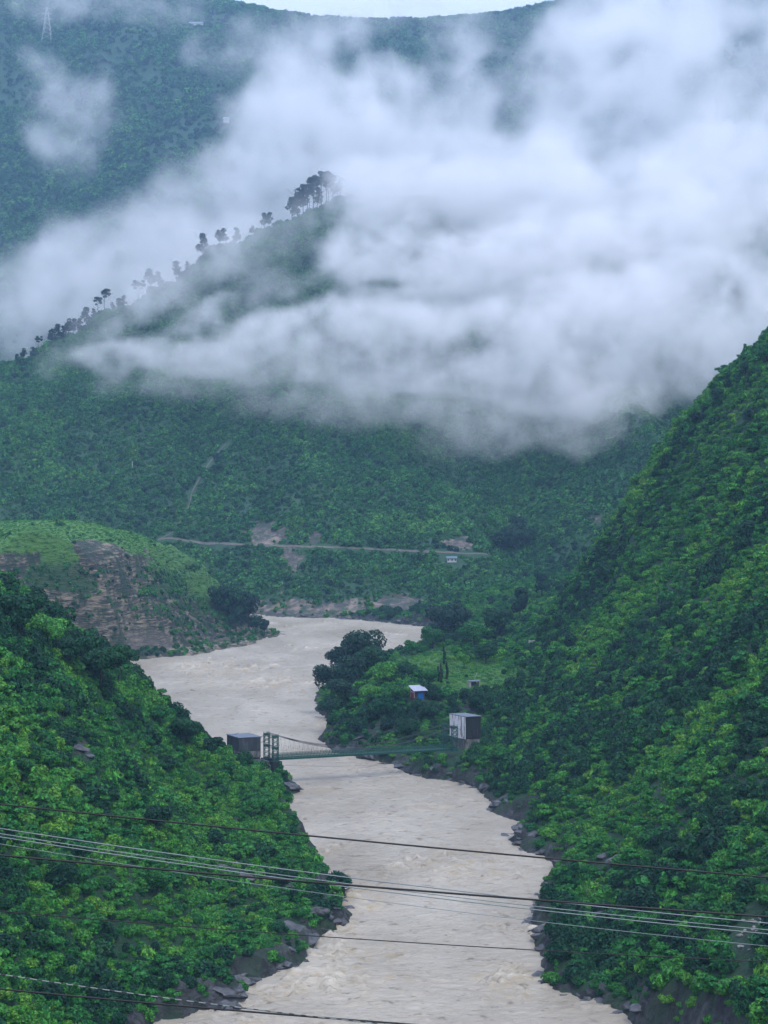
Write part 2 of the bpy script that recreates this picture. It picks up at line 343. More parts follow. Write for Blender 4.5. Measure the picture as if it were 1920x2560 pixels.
class Land: pass
def landform(name, f, x0, x1, y0, y1, step, mat, amp, wl, ter, seed, mask=None, ystep=None):
    L = Land(); L.x0, L.y0, L.step = x0, y0, step; L.ys = ystep or step
    xs = np.arange(x0, x1 + step, step); ys = np.arange(y0, y1 + L.ys, L.ys); L.nx, L.ny = len(xs), len(ys)
    X, Y = np.meshgrid(xs, ys)
    if ter != 'B':
        d = sdist(X, Y) + fbm(X / 9, Y / 9, seed + 5, 4) * 3.2 * (1 if ter != 'P' else .6)
        base = f(X, Y)
        z = base + amp * fbm(X / wl, Y / wl, seed, 5)
        if ter == 'M':
            z = z + 30 * ridge(X / 120 + 0.3 * fbm(Y / 200, X / 200, 3), Y / 600, seed + 3, 4) * sstep(20, 200, d) - 6 * sstep(20, 200, d)
            road = np.interp(X, [-165, -115, 0, 72, 120], [1290, 1277, 1266, 1256, 1250]); L.road = road
        dp = np.maximum(d, 0)
        z = np.minimum(z, 1.0 + 1.15 * dp + 0.10 * dp * dp) if ter == 'N' else np.minimum(z, 1.0 + 3.2 * dp) if ter == 'M' else np.minimum(z, 1.5 + 2.6 * np.maximum(d, 0))
        crag = 1.5 * np.abs(fbm(X / 5, Y / 5, seed + 9, 4))
        lip = (2.4 + 2.0 * fbm(X / 22, Y / 22, seed + 8, 3)) if ter == 'N' else 1.6
        z = np.where(d > 0, np.maximum(z, sat(d / 3.2) * lip + crag), 0)
        if ter == 'N':      # broken crags near the water
            z = z + (2.2 * ridge(X / 6, Y / 6, seed + 41, 4) + 1.0 * fbm(X / 2.6, Y / 2.6, seed + 43, 3)) * sstep(0.5, 3, d) * (1 - sstep(6, 13, d))
        z = z * sat(d / 2.0) - 4 * sat(-d / 3) - 0.4 * (d <= 0)
        z = np.where((base < -8) & (d > 25), -8, z)
        if ter == 'P':
            # sandstone ledges in the cliff
            led = 7.0; q = z / led + 0.6 * fbm(X / 30, Y / 30, 77, 3); fr = q - np.floor(q)
            st = (sstep(0.25, 0.8, fr) - fr) * led * 0.55
            z = z + st * sstep(3, 10, z) * (1 - sstep(50, 58, z)) + (3.0 * ridge(X / 11, Y / 22, 31, 4) + 6.0 * ridge(X / 34, Y / 60, 35, 3)) * sstep(2, 16, z) * (1 - sstep(48, 58, z))
    else:
        d = np.full(X.shape, 1e3); base = f(X, Y)
        z = base + amp * fbm(X / wl, Y / wl, seed, 6) * sstep(2200, 2700, Y) * (1 - 0.82 * sstep(3500, 3900, Y))
        z = z + 55 * ridge(X / 330 + 0.35 * fbm(X / 400, Y / 400, 8), Y / 1000, seed + 2, 5) * sstep(2300, 2900, Y) * (1 - 0.97 * sstep(3450, 3900, Y))
    L.z = z; L.d = d; L.X, L.Y = X, Y
    v = np.stack([X.ravel(), Y.ravel(), z.ravel()], 1)
    me = mesh_np(name, v, grid_quads(L.nx, L.ny))
    gy, gx = np.gradient(z, L.ys, step); L.slope = np.hypot(gx, gy)
    rock, grass, path = mask(L) if mask else (np.zeros_like(z), np.zeros_like(z), np.zeros_like(z))
    L.rock, L.grass, L.path = rock, grass, path
    for nm, a in (('rock', rock), ('grass', grass), ('path', path)):
        at = me.attributes.new(nm, 'FLOAT', 'POINT'); at.data.foreach_set('value', a.astype(np.float32).ravel())
    L.obj = link(name, me, mat); tag(L.obj, kind='structure')
    def samp(A, x, y):
        fx = np.clip((x - L.x0) / L.step, 0, L.nx - 1.001); fy = np.clip((y - L.y0) / L.ys, 0, L.ny - 1.001)
        ix = fx.astype(int); iy = fy.astype(int); fx = fx - ix; fy = fy - iy
        return (A[iy, ix] * (1 - fx) + A[iy, ix + 1] * fx) * (1 - fy) + (A[iy + 1, ix] * (1 - fx) + A[iy + 1, ix + 1] * fx) * fy
    L.samp = samp
    def H(x, y):
        x = np.asarray(x, float); y = np.asarray(y, float)
        ok = (x >= L.x0) & (x <= x1) & (y >= L.y0) & (y <= y1)
        return np.where(ok, samp(L.z, x, y), -50.0)
    L.H = H
    return L

def blob(L, u, v, ru, rv, soft=0.5):
    """mask over the ground points that lie round a place seen at (u, v)"""
    uu, vv = proj(L.X, L.Y, L.z)
    r = np.hypot((uu - u) / ru, (vv - v) / rv) + 0.35 * fbm(L.X / 7, L.Y / 7, 91, 3)
    return 1 - sstep(1 - soft, 1 + soft, r)

def mask_near(L):
    z, d = L.z, L.d
    rock = (1 - sstep(2.2, 5.0, d + 3.5 * fbm(L.X / 9, L.Y / 9, 3, 4))) * 1.0
    o = L.slope * 0
    for (u, v, ru, rv) in ([(190, 1870, 45, 28), (600, 2185, 60, 22), (710, 2210, 60, 35), (560, 2480, 110, 45), (800, 2270, 60, 55), (730, 2360, 60, 40), (310, 2030, 22, 40)] if L.x0 < -100 else
                           [(1330, 2080, 55, 50), (1540, 2150, 55, 25), (1500, 2200, 50, 22), (1480, 2290, 50, 25), (1890, 2330, 22, 70), (1850, 2470, 25, 60), (1655, 1240, 10, 30), (960, 1830, 90, 28), (1700, 2520, 80, 25), (1240, 1930, 60, 40), (1170, 1770, 30, 20), (1400, 2440, 50, 30)]):
        o = np.maximum(o, blob(L, u, v, ru, rv))
    rock = np.maximum(rock, sstep(1.1, 1.6, L.slope) * (1 - sstep(7, 11, d)))
    rock = np.maximum(rock, o * 0.80 * (0.6 + 0.8 * fbm(L.X / 6, L.Y / 6, 19, 3)))
    grass = L.slope * 0
    if L.x0 > -100:
        for (u, v, ru, rv) in [(1045, 1658, 62, 26), (1180, 1690, 130, 38), (1100, 1632, 30, 16)]:
            grass = np.maximum(grass, blob(L, u, v, ru, rv, 0.3))
    return rock, grass, L.slope * 0

def mask_P(L):
    z = L.z
    uu, vv = proj(L.X, L.Y, z)
    rock = sstep(0.95, 1.5, L.slope + 0.25 * fbm(L.X / 16, L.Y / 16, 12, 4)) * (1 - sstep(56, 60, z)) * 0.75
    for (u, v, ru, rv) in [(235, 1378, 70, 30), (330, 1430, 55, 45), (20, 1450, 40, 60), (350, 1530, 110, 60), (120, 1560, 80, 70), (230, 1600, 80, 60), (500, 1590, 160, 55), (400, 1560, 90, 60)]:
        rock = np.maximum(rock, 1.0 * blob(L, u, v, ru, rv))
    for (u, v, ru, rv) in [(470, 1400, 80, 70), (530, 1450, 80, 50), (600, 1520, 50, 40), (60, 1350, 90, 30), (150, 1400, 50, 35), (400, 1480, 60, 16), (120, 1440, 60, 30), (440, 1420, 60, 60), (540, 1500, 45, 40), (600, 1560, 50, 14), (190, 1460, 50, 25)]:
        rock = rock * (1 - 0.8 * blob(L, u, v, ru, rv))
    rock = np.maximum(rock, 1 - sstep(4, 9, z + 3 * fbm(L.X / 10, L.Y / 10, 4, 3)))
    path = blob(L, 370, 1610, 60, 32) * 0.7
    grass = sstep(46, 54, z) * 0.95
    grass = np.maximum(grass, np.maximum(blob(L, 430, 1385, 80, 45), blob(L, 520, 1450, 60, 50)) * 0.8)
    return rock, grass, path * (L.z > 1)

ROADPX = [(395, 1352), (430, 1345), (470, 1356), (550, 1362), (640, 1364), (740, 1368), (860, 1371), (1000, 1378), (1100, 1382), (1225, 1388)]
PATHPX = [(395, 1352), (430, 1335), (455, 1300), (474, 1262), (480, 1230), (500, 1195), (530, 1150), (570, 1105)]
def line_mask(L, pl, w):
    uu, vv = proj(L.X, L.Y, L.z); d = np.full(uu.shape, 1e9)
    for (a, b), (c, e) in zip(pl[:-1], pl[1:]):
        ex, ey = c - a, e - b; t = np.clip(((uu - a) * ex + (vv - b) * ey) / (ex * ex + ey * ey), 0, 1)
        d = np.minimum(d, np.hypot(uu - a - t * ex, vv - b - t * ey))
    return 1 - sstep(w * 0.6, w, d)
def mask_M(L):
    z = L.z; rock = (1 - sstep(5, 14, z + 5 * fbm(L.X / 25, L.Y / 25, 4, 4))) * 0.85
    for (u, v, ru, rv, a) in [(665, 1333, 50, 34, 1), (730, 1398, 30, 38, 1), (790, 1345, 36, 14, 1), (1150, 1358, 40, 18, 1), (1488, 1298, 18, 18, 1), (1000, 1520, 70, 36, 1), (900, 1520, 60, 25, .8), (1440, 1322, 20, 6, .8), (330, 1100, 60, 6, .45), (300, 1150, 70, 6, .4), (700, 1470, 20, 16, .6)]:
        rock = np.maximum(rock, a * blob(L, u, v, ru, rv))
    path = 0.8 * np.maximum(line_mask(L, ROADPX, 6.5), line_mask(L, PATHPX, 6) * sstep(-0.3, 0.1, fbm(L.X / 12, L.Y / 12, 9, 3)))
    return rock, fbm(L.X / 60, L.Y / 60, 14, 4) * 0.3, path

LL = landform('left_hillside', fL, -260, 0, 60, 960, 1.3, G_NEAR, 3.5, 30, 'N', 1, mask_near)
RR = landform('right_hillside', fR, -60, 260, 60, 1180, 1.4, G_NEAR, 3.5, 32, 'N', 2, mask_near)
PP = landform('plateau', fP, -330, -50, 840, 1140, 1.3, G_CLIFF, 2.0, 26, 'P', 3, mask_P)
MM = landform('mountain', fM, -470, 720, 1130, 2620, 4.0, G_FAR, 10, 90, 'M', 4, mask_M)
BB = landform('far_mountain', fB, -1500, 1500, 2250, 4750, 14.0, G_FAR, 60, 420, 'B', 6, None)
LANDS = [LL, RR, PP, MM, BB]
def Hall(x, y):
    h = LANDS[0].H(x, y)
    for l in LANDS[1:]: h = np.maximum(h, l.H(x, y))
    return h
def hit(u, v, dmin=200, dmax=4600):
    d = ray(u, v); D = np.arange(dmin, dmax, 1.0); x = d[0] / d[1] * D; z = CAMZ + d[2] / d[1] * D
    h = np.maximum(Hall(x, D), 0); k = np.argmax(h >= z)
    return (x[k], D[k], h[k])
def visible(x, y, z):
    ok = np.ones(len(x), bool)
    for t in np.linspace(0.25, 0.975, 60):
        ok &= (Hall(x * t, y * t) < CAMZ + (z - CAMZ) * t)
    return ok

# ground under everything, reaching past the last ridge
gv = [(-4000, -1000, -9), (4000, -1000, -9), (4000, 9000, -9), (-4000, 9000, -9)]
tag(link('ground', mesh_np('ground', gv, [(0, 1, 2, 3)], False), G_FAR), kind='structure')

# ---------------------------------------------------------------- river
def river():
    ys = [120.0]
    while ys[-1] < 1260: ys.append(ys[-1] + max(0.55, ys[-1] / 620.0))
    ys = np.array(ys); xs = np.arange(-300, 100, 0.9)
    X, Y = np.meshgrid(xs, ys); d = -sdist(X, Y)
    keep = d > -4
    # flow runs down the valley; waves stand across it, broken and choppy
    wx = X + 6 * fbm(X / 40, Y / 40, 50, 3); wy = Y + 10 * fbm(X / 60, Y / 60, 51, 3)
    h = 0.30 * fbm(wx / 9, wy / 5, 52, 5, 0.62) + 0.75 * np.maximum(ridge(wx / 6.5, wy / 3.4, 53, 4) - 0.30, 0) ** 1.4 * (0.4 + sstep(-.1, .5, fbm(X / 14, Y / 14, 59, 3)) * 1.6)
    rough = 0.55 + 0.9 * sstep(0.05, 0.5, fbm(X / 45, Y / 70, 54, 4))
    uu, vv = proj(X, Y, 0 * X)
    rap = np.zeros_like(X)
    for (u, v, ru, rv) in [(860, 2440, 190, 28), (700, 2480, 90, 30), (930, 2390, 150, 20), (900, 2250, 90, 45), (1000, 2370, 80, 20), (800, 1975, 70, 12), (1080, 2020, 70, 14), (520, 1665, 160, 18), (1250, 2440, 90, 40), (1290, 2490, 120, 20), (1180, 2160, 140, 60), (600, 1700, 180, 40), (860, 2330, 60, 40)]:
        rap = np.maximum(rap, 1 - sstep(0.4, 1.2, np.hypot((uu - u) / ru, (vv - v) / rv)))
    h = 2.3 * h * (rough + 0.9 * rap) + rap * 0.5 * np.maximum(ridge(wx / 4 + 3, wy / 2.4, 57, 4) - 0.2, 0)
    h += 0.16 * fbm(X / 2.2, Y / 1.6, 58, 2)
    v = np.stack([X.ravel(), Y.ravel(), h.ravel()], 1)
    q = grid_quads(len(xs), len(ys)); kv = keep.ravel(); q = q[kv[q].any(1)]
    used = np.zeros(len(v), bool); used[q.ravel()] = True; idx = np.cumsum(used) - 1
    me = mesh_np('river', v[used], idx[q])
    at = me.attributes.new('crest', 'FLOAT', 'POINT'); at.data.foreach_set('value', h.ravel()[used].astype(np.float32))
    at = me.attributes.new('rapid', 'FLOAT', 'POINT'); at.data.foreach_set('value', rap.ravel()[used].astype(np.float32))
    m, nt, b, out = newmat('muddy_water')
    cr = N(nt, 'ShaderNodeAttribute', attribute_name='crest'); rp = N(nt, 'ShaderNodeAttribute', attribute_name='rapid')
    n1 = noise(nt, scale=(1, 0.6, 1), sc=0.03, det=5)
    c = rgbmix(nt, (0.33, 0.29, 0.228), (0.51, 0.465, 0.385), math_n(nt, 'MULTIPLY', math_n(nt, 'SUBTRACT', n1, 0.3), 2.5, clamp=True))
    n2 = noise(nt, scale=(0.55, 0.8, 1), sc=0.42, det=5, rough=0.72)
    facet_shade = math_n(nt, 'MULTIPLY', math_n(nt, 'SUBTRACT', n2, 0.568), 12, clamp=True)  # brown specks painted in for wave sides that reflect less sky
    c = rgbmix(nt, c, (0.17, 0.13, 0.085), math_n(nt, 'MULTIPLY', facet_shade, 0.75))
    c = rgbmix(nt, c, (0.40, 0.31, 0.185), math_n(nt, 'MULTIPLY', math_n(nt, 'MULTIPLY', rp.outputs['Fac'], math_n(nt, 'MULTIPLY', math_n(nt, 'SUBTRACT', noise(nt, sc=0.25, det=5, rough=0.7), 0.48), 7, clamp=True)), 0.7))
    foam = math_n(nt, 'MULTIPLY', math_n(nt, 'SUBTRACT', cr.outputs['Fac'], 0.65), 1.6, clamp=True)
    c = rgbmix(nt, c, (0.62, 0.57, 0.47), math_n(nt, 'MULTIPLY', foam, 0.6))
    nt.links.new(c, b.inputs['Base Color']); b.inputs['Roughness'].default_value = 0.32; b.inputs['IOR'].default_value = 1.33
    n3 = noise(nt, scale=(0.6, 1, 1), sc=0.65, det=6, rough=0.68, dist=0.8)
    bp = N(nt, 'ShaderNodeBump'); bp.inputs['Strength'].default_value = 1.0; bp.inputs['Distance'].default_value = 0.8
    nt.links.new(n3, bp.inputs['Height']); nt.links.new(bp.outputs[0], b.inputs['Normal'])
    tag(link('river', me, m), kind='structure')
river()
# ---------------------------------------------------------------- foliage prototypes (unit-size crowns made of leaf clumps)
def leaves(lobes, n, size, seed, droop=0.0, elong=1.5, up=0.35):
    """n leaf faces over the surfaces of the lobes (cx, cy, cz, rx, rz)"""
    r = np.random.default_rng(seed); lob = np.array(lobes, float)
    w = lob[:, 3] ** 2; w /= w.sum(); k = r.choice(len(lob), n, p=w)
    d = r.normal(size=(n, 3)); d[:, 2] += up; d /= np.linalg.norm(d, axis=1)[:, None]
    rad = lob[k, 3:5]; rr = 0.80 + 0.28 * r.random(n)
    c = lob[k, :3] + d * np.stack([rad[:, 0], rad[:, 0], rad[:, 1]], 1) * rr[:, None]
    nn = d + r.normal(size=(n, 3)) * 0.45; nn[:, 2] += 0.25; nn /= np.linalg.norm(nn, axis=1)[:, None]
    a = r.normal(size=(n, 3)); a[:, 2] -= droop; t = np.cross(nn, np.cross(a, nn)); t /= np.linalg.norm(t, axis=1)[:, None] + 1e-9
    b = np.cross(nn, t); s = size * (0.55 + 0.9 * r.random(n)); s = s[:, None]
    v0 = c - t * s * elong * 0.5; v1 = c + b * s * 0.42 - nn * s * 0.10; v2 = c + t * s * elong * 0.5 - nn * s * 0.15; v3 = c - b * s * 0.42 - nn * s * 0.10
    V = np.stack([v0, v1, v2, v3], 1).reshape(-1, 3)
    Q = np.arange(4 * n).reshape(n, 4)
    return V, Q
def lobes_round(seed, n=7, rx=0.62, zc=0.42, h=0.4, lr=(0.3, 0.5)):
    r = np.random.default_rng(seed); L = []
    for i in range(n):
        a = 2 * math.pi * (i + r.random() * .6) / n; q = rx * (0.35 + 0.65 * r.random())
        s = r.uniform(*lr); L.append((q * math.cos(a), q * math.sin(a), zc + h * (r.random() - 0.35), s, s * r.uniform(0.7, 1.0)))
    L.append((0, 0, zc + h * 0.6, lr[1], lr[1] * 0.85))
    return L
def crown_mesh(name, lobes, n, size, seed, mat, **kw):
    V, Q = leaves(lobes, n, size, seed, **kw)
    me = mesh_np(name, V, Q, False); me.materials.append(mat); return me

PROTO = []   # (mesh, shape word, tone word)
def proto(nm, lobes, n, size, seed, mat, shape, tone, **kw):
    PROTO.append((crown_mesh(nm, lobes, n, size, seed, mat, **kw), shape, tone))
proto('crown_a', lobes_round(1), 899, 0.156, 1, FOL_MID, 'rounded', 'mid green')
proto('crown_b', lobes_round(2, 9, 0.75, 0.35, 0.3), 986, 0.148, 2, FOL_MID, 'wide', 'mid green', droop=.6)
proto('crown_c', lobes_round(3, 6, 0.45, 0.65, 0.7), 899, 0.156, 3, FOL_DARK, 'upright', 'dark green')
proto('crown_d', lobes_round(4, 10, 0.85, 0.22, 0.2, (0.22, 0.38)), 986, 0.139, 4, FOL_LIGHT, 'creeper-clad', 'bright green', droop=.8)
proto('crown_e', lobes_round(5, 8, 0.6, 0.5, 0.5), 899, 0.164, 5, FOL_LIGHT, 'rounded', 'bright green')
proto('crown_f', lobes_round(6, 11, 0.9, 0.2, 0.2, (0.2, 0.34)), 986, 0.131, 6, FOL_YEL, 'low', 'yellow-green', droop=.5)
proto('crown_g', lobes_round(7, 8, 0.65, 0.45, 0.45), 986, 0.164, 7, FOL_DARK, 'bushy', 'dark green')
proto('crown_h', [(0, 0, .15, .3, .3), (.1, 0, .6, .28, .3), (-.08, .1, 1.05, .3, .3), (.05, -.1, 1.5, .26, .28), (0, 0, 1.8, .18, .22)], 725, 0.148, 8, FOL_MID, 'tall narrow', 'mid green', droop=1.)
proto('crown_i', [(.3, .1, .75, .5, .12), (-.35, .2, 1.0, .45, .11), (0, -.35, .6, .4, .12), (.1, .05, 1.25, .4, .1), (-.2, -.2, .35, .35, .2), (.5, -.3, .45, .3, .12)], 899, 0.156, 9, FOL_MID, 'layered open-crowned', 'mid green', droop=.9)
proto('crown_j', lobes_round(10, 6, 0.5, 0.3, 0.45, (.3, .5)), 609, 0.246, 10, FOL_LIGHT, 'feathery drooping', 'bright green', droop=1.8, elong=2.6)
# coarser crowns for the far slopes
FARP = [crown_mesh('far_crown_%d' % i, lobes_round(20 + i, 5, 0.55, 0.4, 0.4), 150, 0.30, 20 + i, m, up=.6) for i, m in enumerate([FOL_FAR, FOL_FAR, FOL_FAR, FOL_DARK])]
GRASSP = [crown_mesh('tuft_%d' % i, [(0, 0, 0, .9, .25), (.5, .3, 0, .6, .25), (-.5, -.2, 0, .6, .3)], 320, 0.13, 30 + i, m, up=1.0, elong=1.6) for i, m in enumerate([FOL_LIGHT, FOL_MID])]

# ---------------------------------------------------------------- where plants grow
def scatter(L, spacing, seed, x0=None, x1=None, y0=None, y1=None):
    x0 = L.x0 if x0 is None else x0; x1 = L.x0 + (L.nx - 1) * L.step if x1 is None else x1
    y0 = L.y0 if y0 is None else y0; y1 = L.y0 + (L.ny - 1) * L.ys if y1 is None else y1
    r = np.random.default_rng(seed); xs = np.arange(x0, x1, spacing); ys = np.arange(y0, y1, spacing)
    X, Y = np.meshgrid(xs, ys); x = (X + r.uniform(-.5, .5, X.shape) * spacing).ravel(); y = (Y + r.uniform(-.5, .5, X.shape) * spacing).ravel()
    # steep ground carries more plants per map area
    s = L.samp(L.slope, x, y); ex = np.sqrt(1 + s * s) - 1; k = (r.random(len(x)) < ex * 0.9)
    x = np.concatenate([x, x[k] + r.uniform(-.5, .5, k.sum()) * spacing]); y = np.concatenate([y, y[k] + r.uniform(-.5, .5, k.sum()) * spacing])
    z = L.samp(L.z, x, y)
    o = np.full(x.shape, -99.0)
    for q in LANDS:
        if q is not L: o = np.maximum(o, q.H(x, y))
    # a strip beyond each side of the frame keeps its plants, so a step aside still looks right
    ok = (z > o - 0.5) & (np.abs(x) < 0.213 * y * 1.18 + 14) & (z > 0.6)
    return x[ok], y[ok], z[ok], r
CLEAR = []      # (x, y, radius) kept free for buildings
def cleared(x, y):
    ok = np.ones(len(x), bool)
    for cx, cy, cr in CLEAR: ok &= np.hypot(x - cx, y - cy) > cr
    return ok

A_ = np.array([0.935, 0.355]); A3 = Vector((0.935, 0.355, 0))
TL = Vector((-35.6, 587.0, 8.4)); TR = Vector((24.0, 609.6, 8.0)); CR3 = Vector((-3.2, 5.6, 0))     # near tower legs; step to the far leg
BV = Vector((-0.55, 0.835, 0)).normalized()
HUT = Vector(P(1040, 1749, 668)); HUT.z = float(Hall(HUT.x, HUT.y)) + 0.4
SHED = Vector((*hit(1185, 1716),)); BUNK = Vector((*hit(1130, 1404),))
for q, r_ in ((TL, 4), (TL + CR3, 4), (TR, 4), (TR + CR3, 4), ((TL + TR) / 2, 4), (HUT, 4.5), (SHED, 4.5), (BUNK, 9)): CLEAR.append((q.x, q.y, r_))
for t in np.linspace(0, 1, 13):
    q = TL.lerp(TR, t) + CR3 * .5; CLEAR.append((q.x, q.y, 2.6))
CLEAR += [(-47, 598, 6.5), (-43, 596, 6), (-50, 596, 5), (-44, 587, 5), (-49, 586, 4), (-41, 590, 4), (27, 619, 4.5), (25, 612, 5), (30, 620, 4), (-36, 583, 3)]

OUTCROPS = [(190, 1868, 1.9, 2.2, 'long bare grey outcrop sloping through the scrub of the left slope'), (222, 1893, 1.4, 1.5, 'rounded rock at the lower end of the bare outcrop'), (612, 2192, 1.8, 1.9, 'flat pale slab in the scrub under the crossing wires'), (560, 2170, 1.2, 1.6, 'small slab left of the flat pale one'), (730, 2240, 2.6, 1.6, 'large grey crag above the left bank'), (715, 2215, 1.8, 1.5, 'crag top among the shrubs of the left bank'), (745, 2330, 3.4, 1.2, 'dark overhanging crag on the left bank'), (570, 2485, 2.2, 2.3, 'pale sloping slab at the foot of the left slope'), (600, 2450, 1.8, 2.0, 'upper sloping slab near the water on the left'),
                                       (1330, 2090, 2.4, 1.4, 'mossy crag above the right bank notch'), (1300, 2110, 1.8, 1.4, 'dark crag at the water on the right bank notch'), (1545, 2150, 2.2, 1.8, 'layered grey outcrop in the right slope scrub'), (1510, 2140, 1.4, 1.5, 'small outcrop left of the layered one'), (1500, 2205, 1.4, 2.2, 'low flat outcrop under the layered one'), (1490, 2295, 2.0, 1.6, 'dark outcrop behind the pale wires on the right'),
                                       (730, 1970, 2.2, 1.9, 'dark rock foot under the bridge pier on the left'), (712, 1950, 2.4, 1.3, 'rock ledge carrying the left bridge pier'), (960, 1832, 2.0, 2.0, 'grey wet outcrop on the peninsula bank'), (900, 1850, 1.8, 2.0, 'low dark outcrop at the peninsula waterline')]
for (u, v, s_, sx_, _) in OUTCROPS[:15]:
    x, y, z = hit(u, v); CLEAR += [(x, y, 1.3 * s_), (x * .992, y * .992, 1.1 * s_)]
for k in range(9):
    x, y, z = hit(1885 - k * 3, 2290 + 16 * k); CLEAR.append((x, y, 3.0))
CLEAR += [(TR.x + CR3.x, TR.y + CR3.y, 4.5), (TR.x - 1, TR.y - 4, 3.0)]
pl = []          # rows: x, y, z, rotation, scale, type, land index
for li, (L, sp, seed) in enumerate(((LL, 2.05, 11), (RR, 2.3, 12))):
    x, y, z, r = scatter(L, sp, seed)
    rock = L.samp(L.rock, x, y); gr = L.samp(L.grass, x, y)
    big = fbm(x / 26, y / 26, 61, 3); patch = fbm(x / 42, y / 30, 62, 4)
    scl = (1.0 + 2.1 * r.random(len(x)) ** 2.4) * (1 + 0.35 * big)
    sd_ = sdist(x, y); ok = (r.random(len(x)) > rock * 0.80 - 0.08) & (sd_ > 1.2) & cleared(x, y) & ~((gr > .4) & (r.random(len(x)) < .93))
    u01 = r.random(len(x)) + patch * 0.85
    ty = np.select([u01 < 0.02, u01 < 0.22, u01 < 0.36, u01 < 0.52, u01 < 0.70, u01 < 0.92, u01 < 1.08], [2, 6, 0, 1, 4, 3, 5], 4)
    ty = np.where(r.random(len(x)) < 0.025, 7, ty); q_ = r.random(len(x)); ty = np.where(q_ < 0.07, 8, np.where(q_ < .17 + .1 * patch, 9, ty))
    scl = np.where((ty == 2) | (ty == 8), scl * 1.35, scl); scl = np.where(((ty == 6) | (ty == 0)) & (r.random(len(x)) < .10), scl * 1.7, scl); scl = np.where(ty == 7, scl * 1.25, scl); scl = np.where((gr > .3), scl * .7, scl)
    scl = np.where(sd_ < 6, scl * (0.6 + 0.066 * sd_), scl)
    pl.append(np.stack([x, y, z - 0.25 * scl, r.random(len(x)) * 6.283, scl, ty, np.full(len(x), li)], 1)[ok])
near = np.concatenate(pl)
# plants that fill the frame largest are things of their own
uu, vv = proj(near[:, 0], near[:, 1], near[:, 2]); D = near[:, 1]
cand = np.where((uu > 25) & (uu < 1895) & (vv > 1000) & (vv < 2530) & (D < 760))[0]
vis = visible(near[cand, 0], near[cand, 1], near[cand, 2] + near[cand, 4] * 0.9); cand = cand[vis]
cand = cand[np.argsort(-near[cand, 4] / D[cand])]
NIND = 285
ind, seen = [], []
for i in cand:
    if len(ind) >= NIND: break
    if all((uu[i] - a) ** 2 + (vv[i] - b) ** 2 > 26 ** 2 for a, b in seen): ind.append(i); seen.append((uu[i], vv[i]))
ind = np.array(ind); rest = np.ones(len(near), bool); rest[ind] = False

def gn_instances(name, rows, protos, label, cat):
    """one object: a cloud of points, each carrying one of the plants"""
    me = bpy.data.meshes.new(name); n = len(rows); me.vertices.add(n); me.vertices.foreach_set('co', rows[:, :3].astype(np.float32).ravel())
    for nm, c in (('rotz', 3), ('scl', 4), ('kindex', 5)):
        at = me.attributes.new(nm, 'FLOAT', 'POINT'); at.data.foreach_set('value', rows[:, c].astype(np.float32))
    o = bpy.data.objects.new(name, me); COL.objects.link(o)
    ng = bpy.data.node_groups.new(name, 'GeometryNodeTree')
    ng.interface.new_socket('Geometry', in_out='INPUT', socket_type='NodeSocketGeometry'); ng.interface.new_socket('Geometry', in_out='OUTPUT', socket_type='NodeSocketGeometry')
    gi = ng.nodes.new('NodeGroupInput'); go = ng.nodes.new('NodeGroupOutput'); join = ng.nodes.new('GeometryNodeJoinGeometry')
    def attr(nm):
        a = ng.nodes.new('GeometryNodeInputNamedAttribute'); a.data_type = 'FLOAT'; a.inputs[0].default_value = nm; return a.outputs[0]
    rz = ng.nodes.new('ShaderNodeCombineXYZ'); ng.links.new(attr('rotz'), rz.inputs[2])
    sc = attr('scl'); kx = attr('kindex')
    for k, me_k in enumerate(protos):
        ob = bpy.data.objects.new('plant_kind', me_k)          # only read by the node, never placed in the scene
        oi = ng.nodes.new('GeometryNodeObjectInfo'); oi.inputs['Object'].default_value = ob; oi.inputs['As Instance'].default_value = True
        cmp = ng.nodes.new('FunctionNodeCompare'); cmp.data_type = 'FLOAT'; cmp.operation = 'EQUAL'; cmp.inputs[1].default_value = k; cmp.inputs['Epsilon'].default_value = 0.1
        ng.links.new(kx, cmp.inputs[0])
        ip = ng.nodes.new('GeometryNodeInstanceOnPoints')
        ng.links.new(gi.outputs[0], ip.inputs['Points']); ng.links.new(oi.outputs['Geometry'], ip.inputs['Instance']); ng.links.new(cmp.outputs[0], ip.inputs['Selection'])
        ng.links.new(rz.outputs[0], ip.inputs['Rotation']); ng.links.new(sc, ip.inputs['Scale'])
        ng.links.new(ip.outputs[0], join.inputs[0])
    ng.links.new(join.outputs[0], go.inputs[0])
    m = o.modifiers.new('plants', 'NODES'); m.node_group = ng
    return tag(o, label, cat, kind='stuff')
gn_instances('hillside_scrub', near[rest], [p[0] for p in PROTO], 'dense wet green scrub and creepers covering both river slopes', 'scrub')

# single shrubs on the two near slopes
def shrub_label(shape, tone, u, v, land):
    if land == 0:
        pl_ = ('high on the left slope' if v < 1850 else 'on the left slope beside the pier' if v < 2060 else
               'on the left slope behind the wires' if v < 2230 else 'low on the left slope' if v < 2400 else 'at the left slope foot')
    else:
        pl_ = ('on the right skyline shoulder' if v < 1400 else 'on the right slope above the terrace' if v < 1700 else
               'on the right slope behind the bridge' if v < 1950 else 'on the lower right slope' if v < 2200 else 'low right behind the wires')
    side = 'near the river' if (land == 0 and u > 420) or (land == 1 and u < 1480) else 'off the river'
    return f'{tone} {shape} shrub {pl_}, {side}'
for i in ind:
    x, y, z, rz, sc, ty, li = near[i]; me, shape, tone = PROTO[int(ty)]
    o = bpy.data.objects.new('shrub', me); COL.objects.link(o); o.location = (x, y, z); o.rotation_euler = (0, 0, rz); o.scale = (sc, sc, sc)
    tag(o, shrub_label(shape, tone, uu[i], vv[i], int(li)), 'shrub', 'shrubs on the left river slope' if li == 0 else 'shrubs on the right river slope')

